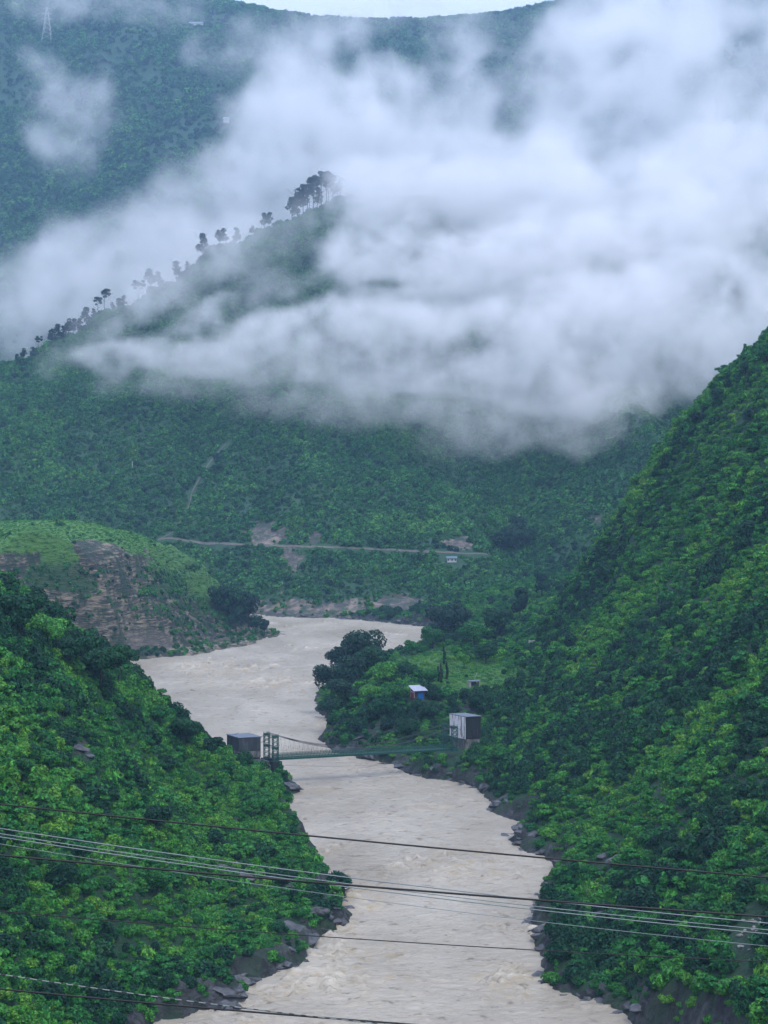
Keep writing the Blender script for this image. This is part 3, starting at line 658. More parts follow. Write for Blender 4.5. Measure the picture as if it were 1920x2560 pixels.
# the road cut and the footpath on the mountain
def ribbon(name, px, half, rise, mat, kind):
    P2 = []
    for (a, b), (c, e) in zip(px[:-1], px[1:]):
        n = max(2, int(math.hypot(c - a, e - b) / 6))
        P2 += [(a + (c - a) * k / n, b + (e - b) * k / n) for k in range(n)]
    H_ = [hit(u, v, 1100, 2000) for u, v in P2]; ys = np.array([h[1] for h in H_]); xs = np.array([h[0] for h in H_])
    ys = np.convolve(np.pad(ys, 3, 'edge'), np.ones(7) / 7, 'valid'); V = []
    for i in range(len(xs)):
        j0, j1 = max(i - 1, 0), min(i + 1, len(xs) - 1); t = np.array([xs[j1] - xs[j0], ys[j1] - ys[j0]]); t /= np.linalg.norm(t) + 1e-6; nr = np.array([-t[1], t[0]]) * (1 if t[0] >= 0 else -1)
        w = half * (0.75 + 0.5 * random.random())
        o_ = np.array([xs[i], ys[i]]); a = o_ - nr * w; b = o_ + nr * w; za = float(MM.H(*a)); zb = float(MM.H(*b)); zm = max(float(MM.H(*o_)), (za + zb) / 2)
        V += [(*a, za + .25), (*o_, zm + .45), (*b, max(zb, zm) + .3 + rise)]
    Q = []
    for i in range(len(xs) - 1):
        for k in (0, 1): Q.append((3 * i + k, 3 * i + k + 1, 3 * i + 4 + k, 3 * i + 3 + k))
    return tag(link(name, mesh_np(name, V, Q), mat), kind=kind)
ribbon('road', ROADPX, 1.0, 0.0, M_ROAD, 'structure')
ribbon('path', PATHPX, 0.5, 0.0, M_ROAD, 'structure')

# far slopes and plateau
def far_rows(L, sp, seed, s0, s1, far=False):
    x, y, z, r = scatter(L, sp, seed); rock = L.samp(L.rock, x, y); path = L.samp(L.path, x, y)
    patch = fbm(x / (8 * sp), y / (8 * sp), seed + 1, 4)
    ok = (r.random(len(x)) > rock * (0.95 if L is PP else 1.2) - (.22 if L is PP else 0.1)) & (path < .25) & cleared(x, y) & (r.random(len(x)) < 0.97 + patch)
    scl = (s0 + (s1 - s0) * r.random(len(x)) ** 1.8) * (1 + 0.4 * patch)
    u01 = r.random(len(x)) + patch * .7
    ty = np.select([u01 < .12, u01 < .45, u01 < .85], [3, 0, 1], 2)
    return np.stack([x, y, z - .2 * scl, r.random(len(x)) * 6.283, scl, ty], 1)[ok], r
rM, _ = far_rows(MM, 3.3, 21, 1.8, 4.4)
rM2, _ = far_rows(MM, 3.0, 31, 1.0, 1.9)
rM2[:, 5] = np.where(rM2[:, 5] == 3, 0, rM2[:, 5]); rM = np.concatenate([rM, rM2[rM2[:, 1] < 1750]])
front = rM[:, 1] < 2150; rM = rM[front]
cq = []
for u in np.arange(10, 900, 5.0):                   # taller growth thickening the ridge line
    if rng.random() < .85:
        yy_ = np.arange(1400, 2150, 4.0); xx_ = (u - CX) / F * yy_; zz_ = MM.H(xx_, yy_); k_ = np.argmin(np.where(zz_ > 20, proj(xx_, yy_, zz_)[1], 9e9)); cq.append((xx_[k_], yy_[k_] + rng.uniform(-8, 4), zz_[k_] - 1, rng.random() * 6, rng.uniform(2.5, 7.0), rng.integers(0, 4)))
rM = np.concatenate([rM, np.array(cq, float)])
gn_instances('mountain_forest', rM, FARP, 'dense green bush covering the mountain across the river bend', 'forest')
rB, _ = far_rows(BB, 10.5, 22, 6, 12)
rB = rB[rB[:, 1] < 4080]
gn_instances('far_forest', rB, FARP, 'hazy blue-green forest on the farthest mountain', 'forest')
rP, r = far_rows(PP, 2.2, 23, 1.0, 2.4)
g = PP.samp(PP.grass, rP[:, 0], rP[:, 1]); rP = rP[(g < .45) | (r.random(len(rP)) < .035)]
rP[:, 5] = np.where(rP[:, 5] == 3, 3, np.where(r.random(len(rP)) < .5, 2, 1))
gn_instances('plateau_bush', rP, FARP, 'low bushes growing over the eroded sandstone cliff', 'bushes')
gl = []
for L, sp, s in ((PP, 2.0, 24), (RR, 1.6, 25)):
    x, y, z, r = scatter(L, sp, s); g = L.samp(L.grass, x, y); ok = (g > .35) & cleared(x, y) & (L.samp(L.rock, x, y) < .5)
    scl = r.uniform(.6, 1.2, len(x)); gl.append(np.stack([x, y, z, r.random(len(x)) * 6.283, scl, (r.random(len(x)) < .5) * 1.0], 1)[ok])
gn_instances('meadow_grass', np.concatenate(gl), GRASSP, 'bright green grass on the plateau top and the river terrace', 'grass')

# ---------------------------------------------------------------- trees one can tell apart
def trunk_mb(h, r0, limbs, seed, lean=0.0):
    rr = random.Random(seed); mb = MB()
    p = [(lean * t * h, 0.05 * h * math.sin(3 * t + seed), h * t) for t in (0, .25, .5, .75, 1)]
    mb.tube(p, [r0 * (1 - .75 * t) for t in (0, .25, .5, .75, 1)], 7)
    for k in range(limbs):
        t = 0.45 + 0.5 * k / max(1, limbs); a = k * 2.4 + rr.random(); L = h * rr.uniform(.22, .38)
        b = Vector((lean * t * h, 0.05 * h * math.sin(3 * t + seed), h * t))
        mb.tube([b, b + Vector((math.cos(a) * L * .5, math.sin(a) * L * .5, L * .3)), b + Vector((math.cos(a) * L, math.sin(a) * L, L * .75))], [r0 * .4, r0 * .25, r0 * .1], 5)
    return mb
def tree(name, loc, h, lobes, n, size, seed, mat, label, cat, group=None, rz=0, droop=0, lean=0, r0=None, limbs=5, elong=1.5, th=.8):
    t = empty(name, loc, rz); tag(t, label, cat, group)
    trunk_mb(h * th, r0 or h * .025, limbs, seed, lean).build('trunk', M_BARK, t, True)
    me = crown_mesh('crown', [(a * h, b * h, c * h, d * h, e * h) for a, b, c, d, e in lobes], n, size, seed, mat, droop=droop, elong=elong)
    link('crown', me, None, t)
    return t
def copy_tree(o, parent=None):
    c = o.copy(); COL.objects.link(c)
    if parent is not None: c.parent = parent
    for ch in list(o.children):
        copy_tree(ch, c)
    return c
rr = random.Random(5)
# hill pines along the misty ridge: bare stems with clumped crowns
def pine_lobes(seed, flat):
    q = random.Random(seed); L = []
    if flat:
        for k in range(8): a = q.random() * 6.28; d = q.uniform(.03, .17); L.append((d * math.cos(a), d * math.sin(a), q.uniform(.78, .95), q.uniform(.06, .11), q.uniform(.04, .06)))
        for k in range(3): a = q.random() * 6.28; L.append((.13 * math.cos(a), .13 * math.sin(a), q.uniform(.6, .75), .06, .035))
    else:
        for k in range(13):
            t = q.random(); a = q.random() * 6.28; d = (.19 * (1 - t) + .05) * q.random() ** .5; L.append((d * math.cos(a), d * math.sin(a), .38 + .54 * t, q.uniform(.07, .13), q.uniform(.06, .1)))
    return L
PINE = []
for k in range(7):
    PINE.append(tree('pine_tree', (0, 0, 0), 20, pine_lobes(40 + k, k % 3 == 0), 900, 0.9, 60 + k, FOL_PINE, 'x', 'pine tree', limbs=7, th=.9, r0=.32, elong=1.3))
yy = np.arange(1400, 2150, 2.0)
def crest(u):
    best = None
    x = (u - CX) / F * (yy * math.cos(PITCH)); z = MM.H(x, yy); uu_, vv_ = proj(x, yy, z); k = np.argmin(np.where(z > 20, vv_, 9e9)); return x[k], yy[k], z[k]
# (u, height in px, kind, words that single the tree out)
ridge_trees = [(46, 30, 1, 'lone slim pine at the low end of the misty ridge'), (61, 36, 2, 'rounded dark pine low on the ridge, second from its end'), (84, 34, 1, 'small pine low on the ridge beside a spreading one'),
    (99, 44, 0, 'spreading flat-topped pine low on the ridge'), (134, 46, 1, 'dense oval pine opening the dark clump on the lower ridge'), (147, 46, 4, 'leaning pine in the dark clump on the lower ridge'), (160, 40, 5, 'short pine in the middle of the dark ridge clump'),
    (174, 50, 2, 'broad tall pine in the dark clump on the lower ridge'), (188, 50, 1, 'twin-topped pine in the dark ridge clump'), (202, 42, 5, 'last pine of the dark ridge clump'), (218, 56, 4, 'tall round-headed pine standing apart on the lower ridge'),
    (236, 36, 5, 'short bushy pine between taller ones on the lower ridge'), (248, 50, 3, 'open-crowned pine left of the tallest lower ridge pine'), (266, 60, 0, 'tallest thin-stemmed pine on the lower ridge'), (284, 32, 2, 'small ball-crowned pine beside the tall thin one'),
    (300, 40, 1, 'faint pine in the mist right of the ball-crowned one'), (312, 38, 4, 'second faint pine in the mist on the lower ridge'), (349, 62, 0, 'umbrella-shaped pine standing clear where the mist thickens'), (378, 62, 2, 'ghostly tall pine behind thin mist, mid ridge'),
    (398, 48, 4, 'small misty pine right of the ghostly tall one'), (443, 58, 1, 'pale rounded pine almost lost in mist, mid ridge'), (470, 34, 5, 'low pine left of the sharp dark mid-ridge pine'), (509, 66, 4, 'sharp dark bushy pine alone on the mid ridge'), (550, 46, 2, 'dark low pine on the upper middle ridge'),
    (562, 50, 1, 'slim pine right beside the dark low one'), (592, 48, 5, 'pair-like pine in thin mist, upper middle ridge'), (632, 30, 2, 'small pine peeping over the upper ridge line'), (662, 44, 4, 'round pine on the upper ridge shoulder'), (676, 46, 1, 'dense pine on the upper ridge shoulder'),
    (731, 62, 4, 'dark full pine at the left of the top cluster'), (744, 74, 2, 'large round pine in the top cluster'), (757, 76, 1, 'broad pale pine in the top cluster'), (768, 74, 3, 'thin bare-stemmed pine in the top cluster'), (777, 60, 0, 'short flat pine low in the top cluster'),
    (785, 80, 3, 'tallest dark-headed pine in the top cluster'), (795, 56, 5, 'little pine under the tall ones in the top cluster'), (803, 80, 0, 'straight flat-headed pine in the top cluster'), (814, 84, 3, 'spreading high pine at the right of the top cluster'), (824, 70, 0, 'flat-topped pine where the top cluster meets the cloud'), (834, 62, 4, 'last pine fading into the cloud at the top'),
    (852, 52, 2, 'pine ghost inside the cloud just past the top cluster')]
used = set()
for k, (u, hp, kd, lb) in enumerate(ridge_trees):
    x, y, z = crest(u); src = PINE[kd % 7]
    if kd in used: o = copy_tree(src)
    else: used.add(kd); o = src
    s = hp * y / F / 20 * 1.1; o.location = (x, y - 2, z - 1.0); o.rotation_euler = (0, 0, k * 1.3); o.scale = (s * rr.uniform(.9, 1.15), s * rr.uniform(.9, 1.15), s)
    tag(o, lb, 'pine tree', 'pines along the misty ridge')
for k, p_ in enumerate(PINE):
    if k not in used:
        for ch in list(p_.children): bpy.data.objects.remove(ch)
        bpy.data.objects.remove(p_)

def round_lobes(seed, n=9, zc=.62, spread=.3, lr=(.14, .22), flat=1.0):
    q = random.Random(seed); L = []
    for k in range(n):
        a = 6.283 * k / n + q.random(); d = spread * q.random() ** .6; s = q.uniform(*lr); L.append((d * math.cos(a), d * math.sin(a), zc + (q.random() - .4) * .34 * flat, s, s * q.uniform(.6, .9) * flat))
    return L
def plant_tree(u, v, hp, lobes, seed, mat, label, n=2600, size=None, name='broadleaf_tree', cat='tree', D=None, sink=.5, **kw):
    if D is None: x, y, z = hit(u, v)
    else:
        q = P(u, v, D); x, y = q[0], q[1]; z = float(Hall(x, y))
    h = hp * y / F; size = max(h * .046, .36); n = int(n * 1.35)
    return tree(name, (x, y, z - sink), h, lobes, n, size, seed, mat, label, cat, **kw)
# left slope skyline
plant_tree(292, 1712, 105, [(-.12, 0, .86, .20, .07), (.10, .05, .90, .22, .08), (.30, 0, .80, .20, .07), (.42, -.05, .68, .13, .06), (.18, .1, .72, .14, .06), (-.2, .1, .74, .12, .05)], 1, FOL_DARK, 'flat-topped tree leaning out over the river from the left slope', n=2400, size=.42, lean=.22, r0=.22, limbs=7, droop=.8)
plant_tree(252, 1730, 115, round_lobes(2, 12, .68, .42, (.16, .24), .8), 2, FOL_DARK, 'dark wide-crowned tree behind the flat-topped one on the left slope', n=3600, size=.42, droop=.6)
plant_tree(185, 1695, 120, round_lobes(3, 12, .66, .42, (.16, .24), .8), 3, FOL_DARK, 'dark spreading tree near the shoulder of the left slope', n=3600, size=.42, droop=.6)
plant_tree(120, 1640, 110, round_lobes(4, 11, .66, .36, (.16, .22), .9), 4, FOL_MID, 'mid green tree below the eroded cliff on the left slope', n=3000, size=.42)
plant_tree(50, 1600, 125, round_lobes(5, 12, .62, .38, (.16, .25), 1.), 5, FOL_DARK, 'tall dark tree at the upper edge of the left slope', n=3600, size=.45)
plant_tree(462, 1880, 95, round_lobes(6, 12, .62, .42, (.17, .25), .9), 6, FOL_DARK, 'rounded dark tree on the left slope just above the concrete anchor block', n=3400, size=.4)
plant_tree(400, 1815, 60, round_lobes(7, 9, .62, .42, (.17, .25), .9), 7, FOL_MID, 'small tree on the left skyline above the anchor block', n=2000, size=.4)
plant_tree(530, 1898, 62, [(-.1, 0, .75, .25, .12), (.2, 0, .82, .25, .1), (.35, .1, .62, .2, .1), (0, -.1, .5, .22, .12)], 8, FOL_DARK, 'small drooping tree beside the concrete anchor block', n=1500, size=.42, droop=1.2)
plant_tree(660, 2050, 70, round_lobes(9, 9, .6, .4, (.17, .25), .9), 9, FOL_MID, 'pale green tree on the left bank below the bridge pier', n=2400, size=.4, droop=.8)
plant_tree(56, 1960, 80, round_lobes(10, 9, .6, .4, (.17, .25), 1.), 10, FOL_DARK, 'dark tree at the left edge level with the bridge', n=2400, size=.42)
plant_tree(390, 2090, 80, round_lobes(11, 10, .6, .4, (.17, .25), 1.), 11, FOL_DARK, 'dark rounded tree in the middle of the left slope', n=2600, size=.4)
plant_tree(150, 2240, 95, round_lobes(12, 10, .58, .4, (.18, .26), 1.), 12, FOL_DARK, 'bushy dark tree on the left slope under the wires', n=3000, size=.34)
plant_tree(395, 2245, 85, round_lobes(13, 10, .58, .4, (.18, .26), 1.), 13, FOL_MID, 'round tree under the crossing wires on the left slope', n=3000, size=.34)
# peninsula: the dark clump by the water and the trees about the meadow
pen = [(852, 1700, 92, 14, FOL_PINE, 'dark tree at the left end of the riverside clump'), (905, 1692, 122, 15, FOL_PINE, 'tallest dark tree crowning the riverside clump'), (880, 1725, 95, 16, FOL_PINE, 'dark tree in front of the tallest one in the riverside clump'),
       (828, 1752, 95, 17, FOL_PINE, 'dark tree hanging over the water at the clump front'), (862, 1776, 85, 18, FOL_PINE, 'lowest dark tree of the riverside clump'), (930, 1700, 95, 19, FOL_DARK, 'dark green tree right of the tallest riverside one'), (818, 1800, 60, 35, FOL_DARK, 'small dark tree at the tip of the peninsula'),
       (960, 1722, 75, 20, FOL_LIGHT, 'bright round tree between the dark clump and the hut'), (985, 1770, 62, 21, FOL_LIGHT, 'bright bush-like tree left of the blue hut'), (925, 1770, 62, 22, FOL_LIGHT, 'light green tree below the dark riverside clump'), (955, 1800, 60, 36, FOL_MID, 'mid green tree on the bank below the hut'),
       (1020, 1700, 55, 23, FOL_DARK, 'dark small tree just behind the hut'), (1075, 1720, 50, 24, FOL_MID, 'small tree right behind the hut'), (1030, 1640, 45, 25, FOL_MID, 'small tree at the far edge of the meadow'), (1082, 1622, 60, 26, FOL_MID, 'green tree at the river corner of the meadow'),
       (1100, 1600, 95, 27, FOL_PINE, 'dark tree at the river corner behind the meadow'), (1135, 1590, 100, 28, FOL_PINE, 'dark blue-green tree above the river corner'), (1185, 1620, 75, 29, FOL_MID, 'tree with bunched leaves at the terrace back'), (1245, 1600, 80, 30, FOL_DARK, 'dark tree at the foot of the steep right slope'),
       (1160, 1672, 42, 31, FOL_LIGHT, 'bright little tree on the terrace above the bridge'), (1300, 1560, 100, 32, FOL_DARK, 'tall slim dark tree rising by the gully'), (1355, 1500, 85, 33, FOL_DARK, 'dark upright tree on the gully rim'), (1215, 1660, 60, 34, FOL_DARK, 'dark tree beside the terrace steps'),
       (1010, 1850, 60, 37, FOL_DARK, 'dark tree on the bank below the terrace hut'), (1190, 1780, 55, 38, FOL_DARK, 'shady tree right above the streaked concrete block'), (1070, 1810, 55, 39, FOL_DARK, 'dark bushy tree left of the streaked concrete block'), (1250, 1915, 60, 40, FOL_MID, 'tree on the right bank beside the bridge end')]
for (u, v, hp, sd_, mat, lb) in pen:
    tall = sd_ in (32, 33)
    plant_tree(u, v, hp, round_lobes(sd_, 10, .6, .16 if tall else .34, (.1, .15) if tall else (.18, .27), 1.3 if tall else 1.), sd_, mat, lb, n=2200, size=.55, limbs=4)
# dark clump behind the plateau tip
for k, (u, v, hp, lb) in enumerate([(548, 1545, 80, 'dark tree highest on the ridge end of the plateau'), (575, 1560, 100, 'tallest dark tree behind the plateau point'), (602, 1568, 92, 'dark slender tree above the plateau point'), (622, 1570, 90, 'dark tree at the far end of the plateau point'), (590, 1578, 70, 'dark tree low on the plateau point'),
                                    (640, 1588, 55, 'small green tree on the plateau point by the water'), (662, 1590, 48, 'last small tree above the boulders of the plateau point')]):
    plant_tree(u, v, hp, round_lobes(50 + k, 10, .62, .2, (.13, .2), 1.2), 50 + k, FOL_DARK, lb, n=1500, size=.9, limbs=4)
for k, (u, v, hp, lb) in enumerate([(1262, 1385, 75, 'dark tree on the left of the clump above the far road'), (1285, 1380, 85, 'dark tree in the middle of the clump above the far road'), (1310, 1378, 70, 'dark tree on the right of the clump above the far road'), (1298, 1340, 60, 'dark tree up the gully above the far road')]):
    plant_tree(u, v, hp, round_lobes(70 + k, 10, .55, .3, (.16, .24), 1.), 70 + k, FOL_PINE, lb, n=1200, size=1.2, limbs=3)
# skyline of the right slope
for k, (u, v, hp, lb) in enumerate([(1915, 915, 60, 'tree highest on the skyline of the right slope'), (1795, 1020, 52, 'bushy tree on the upper skyline of the right slope'), (1768, 1035, 44, 'small forked tree on the skyline of the right slope'), (1740, 1062, 38, 'low tree on the skyline of the right slope'), (1700, 1080, 48, 'round tree halfway down the right skyline'), (1655, 1140, 40, 'tree below the round one on the right skyline'), (1590, 1220, 40, 'tree on the lower skyline of the right slope')]):
    plant_tree(u, v, hp, round_lobes(80 + k, 9, .6, .32, (.17, .25), 1.), 80 + k, FOL_DARK if k % 2 else FOL_MID, lb, n=1600, size=.5, limbs=4)

# ---------------------------------------------------------------- boulders and outcrops
def boulder_mesh(seed, sub=3, flat=.6, pw=.28):
    bm = bmesh.new(); bmesh.ops.create_icosphere(bm, subdivisions=sub, radius=1)
    co = np.array([v.co[:] for v in bm.verts]); q = np.random.default_rng(seed)
    for k in range(14):                                     # slice with planes for a broken, faceted look
        n = q.normal(size=3); n /= np.linalg.norm(n); dd = q.uniform(.5, .85); s = co @ n - dd; co = co - np.where(s > 0, s, 0)[:, None] * n
    co *= (1 + pw * fbm(co[:, 0] * 2 + seed, co[:, 1] * 2 + co[:, 2] * 1.3, seed, 4))[:, None]; co[:, 2] *= flat
    for v, c in zip(bm.verts, co): v.co = c
    me = bpy.data.meshes.new('boulder'); bm.to_mesh(me); bm.free(); return me
BM = [boulder_mesh(200 + k) for k in range(6)]
for b_ in BM: b_.materials.append(M_BOULDER)
BM2 = [b_.copy() for b_ in BM]
for b_ in BM2: b_.materials.clear(); b_.materials.append(M_BOULDER2)
def boulder(x, y, z, s, k, lb, grp, pale=False, sx=1.4, rz=None, name='boulder', cat='rock'):
    o = bpy.data.objects.new(name, (BM2 if pale else BM)[k % 6]); COL.objects.link(o); o.location = (x, y, z); o.scale = (s * sx, s, s); o.rotation_euler = (rr.uniform(-.2, .2), rr.uniform(-.2, .2), rr.uniform(0, 6.28) if rz is None else rz)
    return tag(o, lb, cat, grp)
def bank_rocks(poly, lo, hi, n, s0, s1, lb, grp, pale=False, seed=1, inland=(-.6, 2.6)):
    q = random.Random(seed); done = 0
    while done < n:
        i = q.randrange(len(poly) - 1); a, b = poly[i], poly[i + 1]; t = q.random(); x = a[0] + (b[0] - a[0]) * t; y = a[1] + (b[1] - a[1]) * t
        e = .5; g = np.array([float(sdist(np.array([x + e]), np.array([y]))[0] - sdist(np.array([x - e]), np.array([y]))[0]), float(sdist(np.array([x]), np.array([y + e]))[0] - sdist(np.array([x]), np.array([y - e]))[0])]); g /= np.linalg.norm(g) + 1e-6
        k_ = q.uniform(*inland); x += g[0] * k_; y += g[1] * k_; done += 1
        if not (lo < y < hi): continue
        s = q.uniform(s0, s1) * (1 if q.random() < .75 else 1.6); z = max(0, float(Hall(x, y))); boulder(x, y, z - .3 * s, s, done, lb, grp, pale)
lbank = pix([(520, 2530), (625, 2506), (613, 2463), (706, 2431), (772, 2403), (810, 2330), (862, 2310), (868, 2243), (835, 2225), (819, 2203), (800, 2165)])
rbank = right[-32:-3]
bank_rocks(lbank, 300, 560, 60, .8, 2.1, 'wet dark rock at the waterline of the near left bank', 'rocks along the near left bank', seed=3)
bank_rocks(rbank, 300, 660, 80, .8, 2.0, 'wet dark rock at the waterline of the near right bank', 'rocks along the near right bank', seed=4)
bank_rocks(pix([(690, 1594), (705, 1586), (712, 1588), (700, 1580)]), 900, 1200, 14, .8, 1.8, 'grey boulder on the plateau point jutting into the river', 'boulders at the plateau point', True, seed=5)
bank_rocks(pix([(430, 1640), (520, 1632), (600, 1617), (640, 1608)]), 900, 1200, 14, .7, 1.9, 'fallen block at the foot of the eroded cliff', 'blocks under the cliff', True, seed=6)
bank_rocks(pix([(703, 1543), (830, 1545), (941, 1554), (1078, 1569)]), 1000, 1300, 24, 1.0, 3.0, 'rock at the waterline of the far bank', 'rocks along the far bank', seed=7)
for k, (u, v, s, sx, lb) in enumerate(OUTCROPS):
    x, y, z = hit(u, v); boulder(x, y, z, s, k, lb, None, sx=sx, rz=rr.uniform(-.6, .6), name='rock_outcrop', cat='rock outcrop').rotation_euler.y = (.3 if u < 900 else -.3)
q = random.Random(9)
for k in range(26):
    u = q.uniform(1845, 1912); v = 2300 + 110 * q.random() ** .8; x, y, z = hit(u, v); boulder(x, y, z + .1, q.uniform(.35, .8), k, 'pale stone in the small landslide at the right edge', 'stones in the landslide', True)
# ---------------------------------------------------------------- suspension footbridge
def lattice_leg(parent, base, h):
    """four corner posts with zigzag lacing and end plates"""
    mb = MB(); w = .85; p = [Vector(base) + A3 * a + CR3.normalized() * b for a, b in ((-w, -w * .55), (w, -w * .55), (w, w * .55), (-w, w * .55))]
    for q in p: mb.bar(q, q + Vector((0, 0, h)), .24)
    nz = 12
    for i in range(4):
        a, b = p[i], p[(i + 1) % 4]
        for k in range(nz):
            z0, z1 = h * k / nz, h * (k + 1) / nz; s, t = (a, b) if k % 2 else (b, a)
            mb.bar(s + Vector((0, 0, z0)), t + Vector((0, 0, z1)), .12)
    for z in (0.1, h * .5, h - .35): 
        for i in range(4): mb.bar(p[i] + Vector((0, 0, z)), p[(i + 1) % 4] + Vector((0, 0, z)), .16, .6)
    for q in p: mb.bar(q + Vector((0, 0, h)), q + Vector((0, 0, h + .6)), .09)
    mb.build('tower_leg', M_STEEL, parent)
def beam(mb, a, b, dz=.75):
    a = Vector(a); b = Vector(b); z = Vector((0, 0, dz)); mb.bar(a, b, .16); mb.bar(a + z, b + z, .16)
    n = 6
    for k in range(n):
        p, q = a.lerp(b, k / n), a.lerp(b, (k + 1) / n); mb.bar(p + (z if k % 2 else Vector()), q + (Vector() if k % 2 else z), .08)
BR = empty('suspension_bridge', (TL.x, TL.y, TL.z)); tag(BR, 'green steel suspension footbridge with lattice towers spanning the muddy river', 'bridge')
HT = 8.3
def rel(v): return Vector(v) - TL
for T in (TL, TR):
    tw = empty('tower', rel(T)); tw.parent = BR
    lattice_leg(tw, (0, 0, 0), HT); lattice_leg(tw, CR3, HT)
    b_ = MB(); 
    for z in (HT - .9, HT * .5 - .3): beam(b_, Vector((0, 0, z)), CR3 + Vector((0, 0, z)))
    b_.build('cross_beam', M_STEEL, tw)
# deck, parapets
mid_sag = 0.25
def deckp(t, side=0, dz=0):
    p = TL.lerp(TR, t) + CR3 * .5 + CR3.normalized() * side * 1.7; p.z += .35 + .5 * math.sin(math.pi * t) * 0 + dz; return rel(p)
mb = MB(); n = 60
for k in range(n):
    a, b = deckp(k / n), deckp((k + .93) / n); mb.bar(a, b, 3.3, .16)
for s in (-1, 1): mb.bar(deckp(0, s, -.25), deckp(1, s, -.25), .2, .4)
for k in range(0, n + 1, 3): mb.bar(deckp(k / n, -1.2, -.3), deckp(k / n, 1.2, -.3), .16, .3)
mb.build('deck', M_STEEL, BR)
for s in (-1, 1):
    mb = MB()
    for z in (.55, 1.0, 1.45): mb.bar(deckp(0, s, z), deckp(1, s, z), .06)
    for k in range(n // 1 + 1): mb.bar(deckp(k / n, s), deckp(k / n, s, 1.6 if k % 2 else 1.5), .09)
    mb.build('railing', M_STEEL, BR)
    mb = MB()      # wire netting woven between the posts
    m_ = 240
    for k in range(m_):
        t0, t1 = k / m_, (k + 1) / m_; mb.bar(deckp(t0, s * 1.02, .05), deckp(t1, s * 1.02, 1.45), .05); mb.bar(deckp(t0, s * 1.02, 1.45), deckp(t1, s * 1.02, .05), .05)
    mb.build('railing_netting', M_MESH, BR)
def cable_pt(t, side):
    top0 = TL + Vector((0, 0, HT + .2)) + (CR3 if side > 0 else Vector()); top1 = TR + Vector((0, 0, HT + .2)) + (CR3 if side > 0 else Vector())
    p = top0.lerp(top1, t); p.z -= 6.1 * 4 * t * (1 - t); return rel(p)
for s in (-1, 1):
    for off in (0, .28):
        mb = MB(); mb.tube([cable_pt(t, s) + Vector((0, 0, off)) for t in np.linspace(0, 1, 40)], .085, 6); mb.build('main_cable', M_CABLE, BR, True)
    mb = MB()
    for k in range(1, 40):
        t = k / 40; mb.bar(cable_pt(t, s), deckp(t, s, 0), .03); c_ = cable_pt(t, s).lerp(deckp(t, s, 0), .35); mb.bar(c_, c_ + Vector((0.05, 0, -.55)), .08)
    mb.build('hanger', M_CABLE, BR)
for T, s_, blk in ((TL, -1, Vector((-44, 597, 14.4))), (TR, 1, Vector((28.5, 617, 15)))):
    for side in (0, 1):
        a = T + CR3 * side + Vector((0, 0, HT + .2)); mb = MB(); e = T + A3 * s_ * (4.0 if s_ < 0 else 3.0) + CR3 * (side * .6 + .3) + Vector((0, 0, HT - 2.3 if s_ < 0 else HT - 1.5)); mb.tube([rel(a), rel(a.lerp(e, .5)) - Vector((0, 0, .15)), rel(e)], .08, 6); mb.build('back_cable', M_CABLE, BR, True)
mb = MB()
for dz, sx in ((-2.4, 0), ): mb.tube([rel(TL.lerp(TR, t) + Vector((2.5, -4.0 * math.sin(math.pi * t) , -1.2 + 1.0 * (2 * t - 1) ** 2 - 1.2))) for t in np.linspace(0, 1, 24)], .04, 5)
mb.build('wind_guy', M_CABLE, BR, True)

# concrete
def concrete(name, base, streak, dark, zs=.35, sc=1.2, wh=0.0, dk=.5):
    m, nt, b, out = newmat(name)
    n1 = noise(nt, scale=(1, 1, .12), sc=sc, det=6, rough=.65); n2 = noise(nt, sc=.7, det=7, rough=.65)
    r = ramp(nt, [(.40 - wh, streak), (.52 - wh, [(x + y) / 2 for x, y in zip(streak, base)]), (.58 - wh, base)]); nt.links.new(n1, r.inputs[0])
    c = rgbmix(nt, r.outputs[0], dark, math_n(nt, 'MULTIPLY', math_n(nt, 'SUBTRACT', n2, dk), 5, clamp=True))
    nt.links.new(c, b.inputs['Base Color']); b.inputs['Roughness'].default_value = .8
    bp = N(nt, 'ShaderNodeBump'); bp.inputs['Strength'].default_value = .5; bp.inputs['Distance'].default_value = .1; nt.links.new(n2, bp.inputs['Height']); nt.links.new(bp.outputs[0], b.inputs['Normal'])
    return m
C_MOSS = concrete('mossy_concrete', (.06, .068, .085), (.022, .034, .034), (.028, .042, .036), sc=.8)
C_PALE = concrete('washed_concrete', (.20, .20, .205), (.08, .085, .085), (.04, .05, .045))
C_ROOF = concrete('wet_slab', (.17, .20, .26), (.13, .16, .21), (.10, .13, .17))
C_WHITE = concrete('streaked_whitewash', (.72, .71, .74), (.045, .04, .055), (.32, .31, .34), sc=1.1, wh=.07, dk=.58)
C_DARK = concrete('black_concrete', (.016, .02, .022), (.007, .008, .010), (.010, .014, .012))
def prism(mb, o, a, b, z0, z1, dx=0):
    o = Vector(o); a = Vector(a); b = Vector(b); c = [o, o + a, o + a + b, o + b]
    mb.hexa([(p.x, p.y, z0) for p in c] + [(p.x, p.y, z1) for p in c])
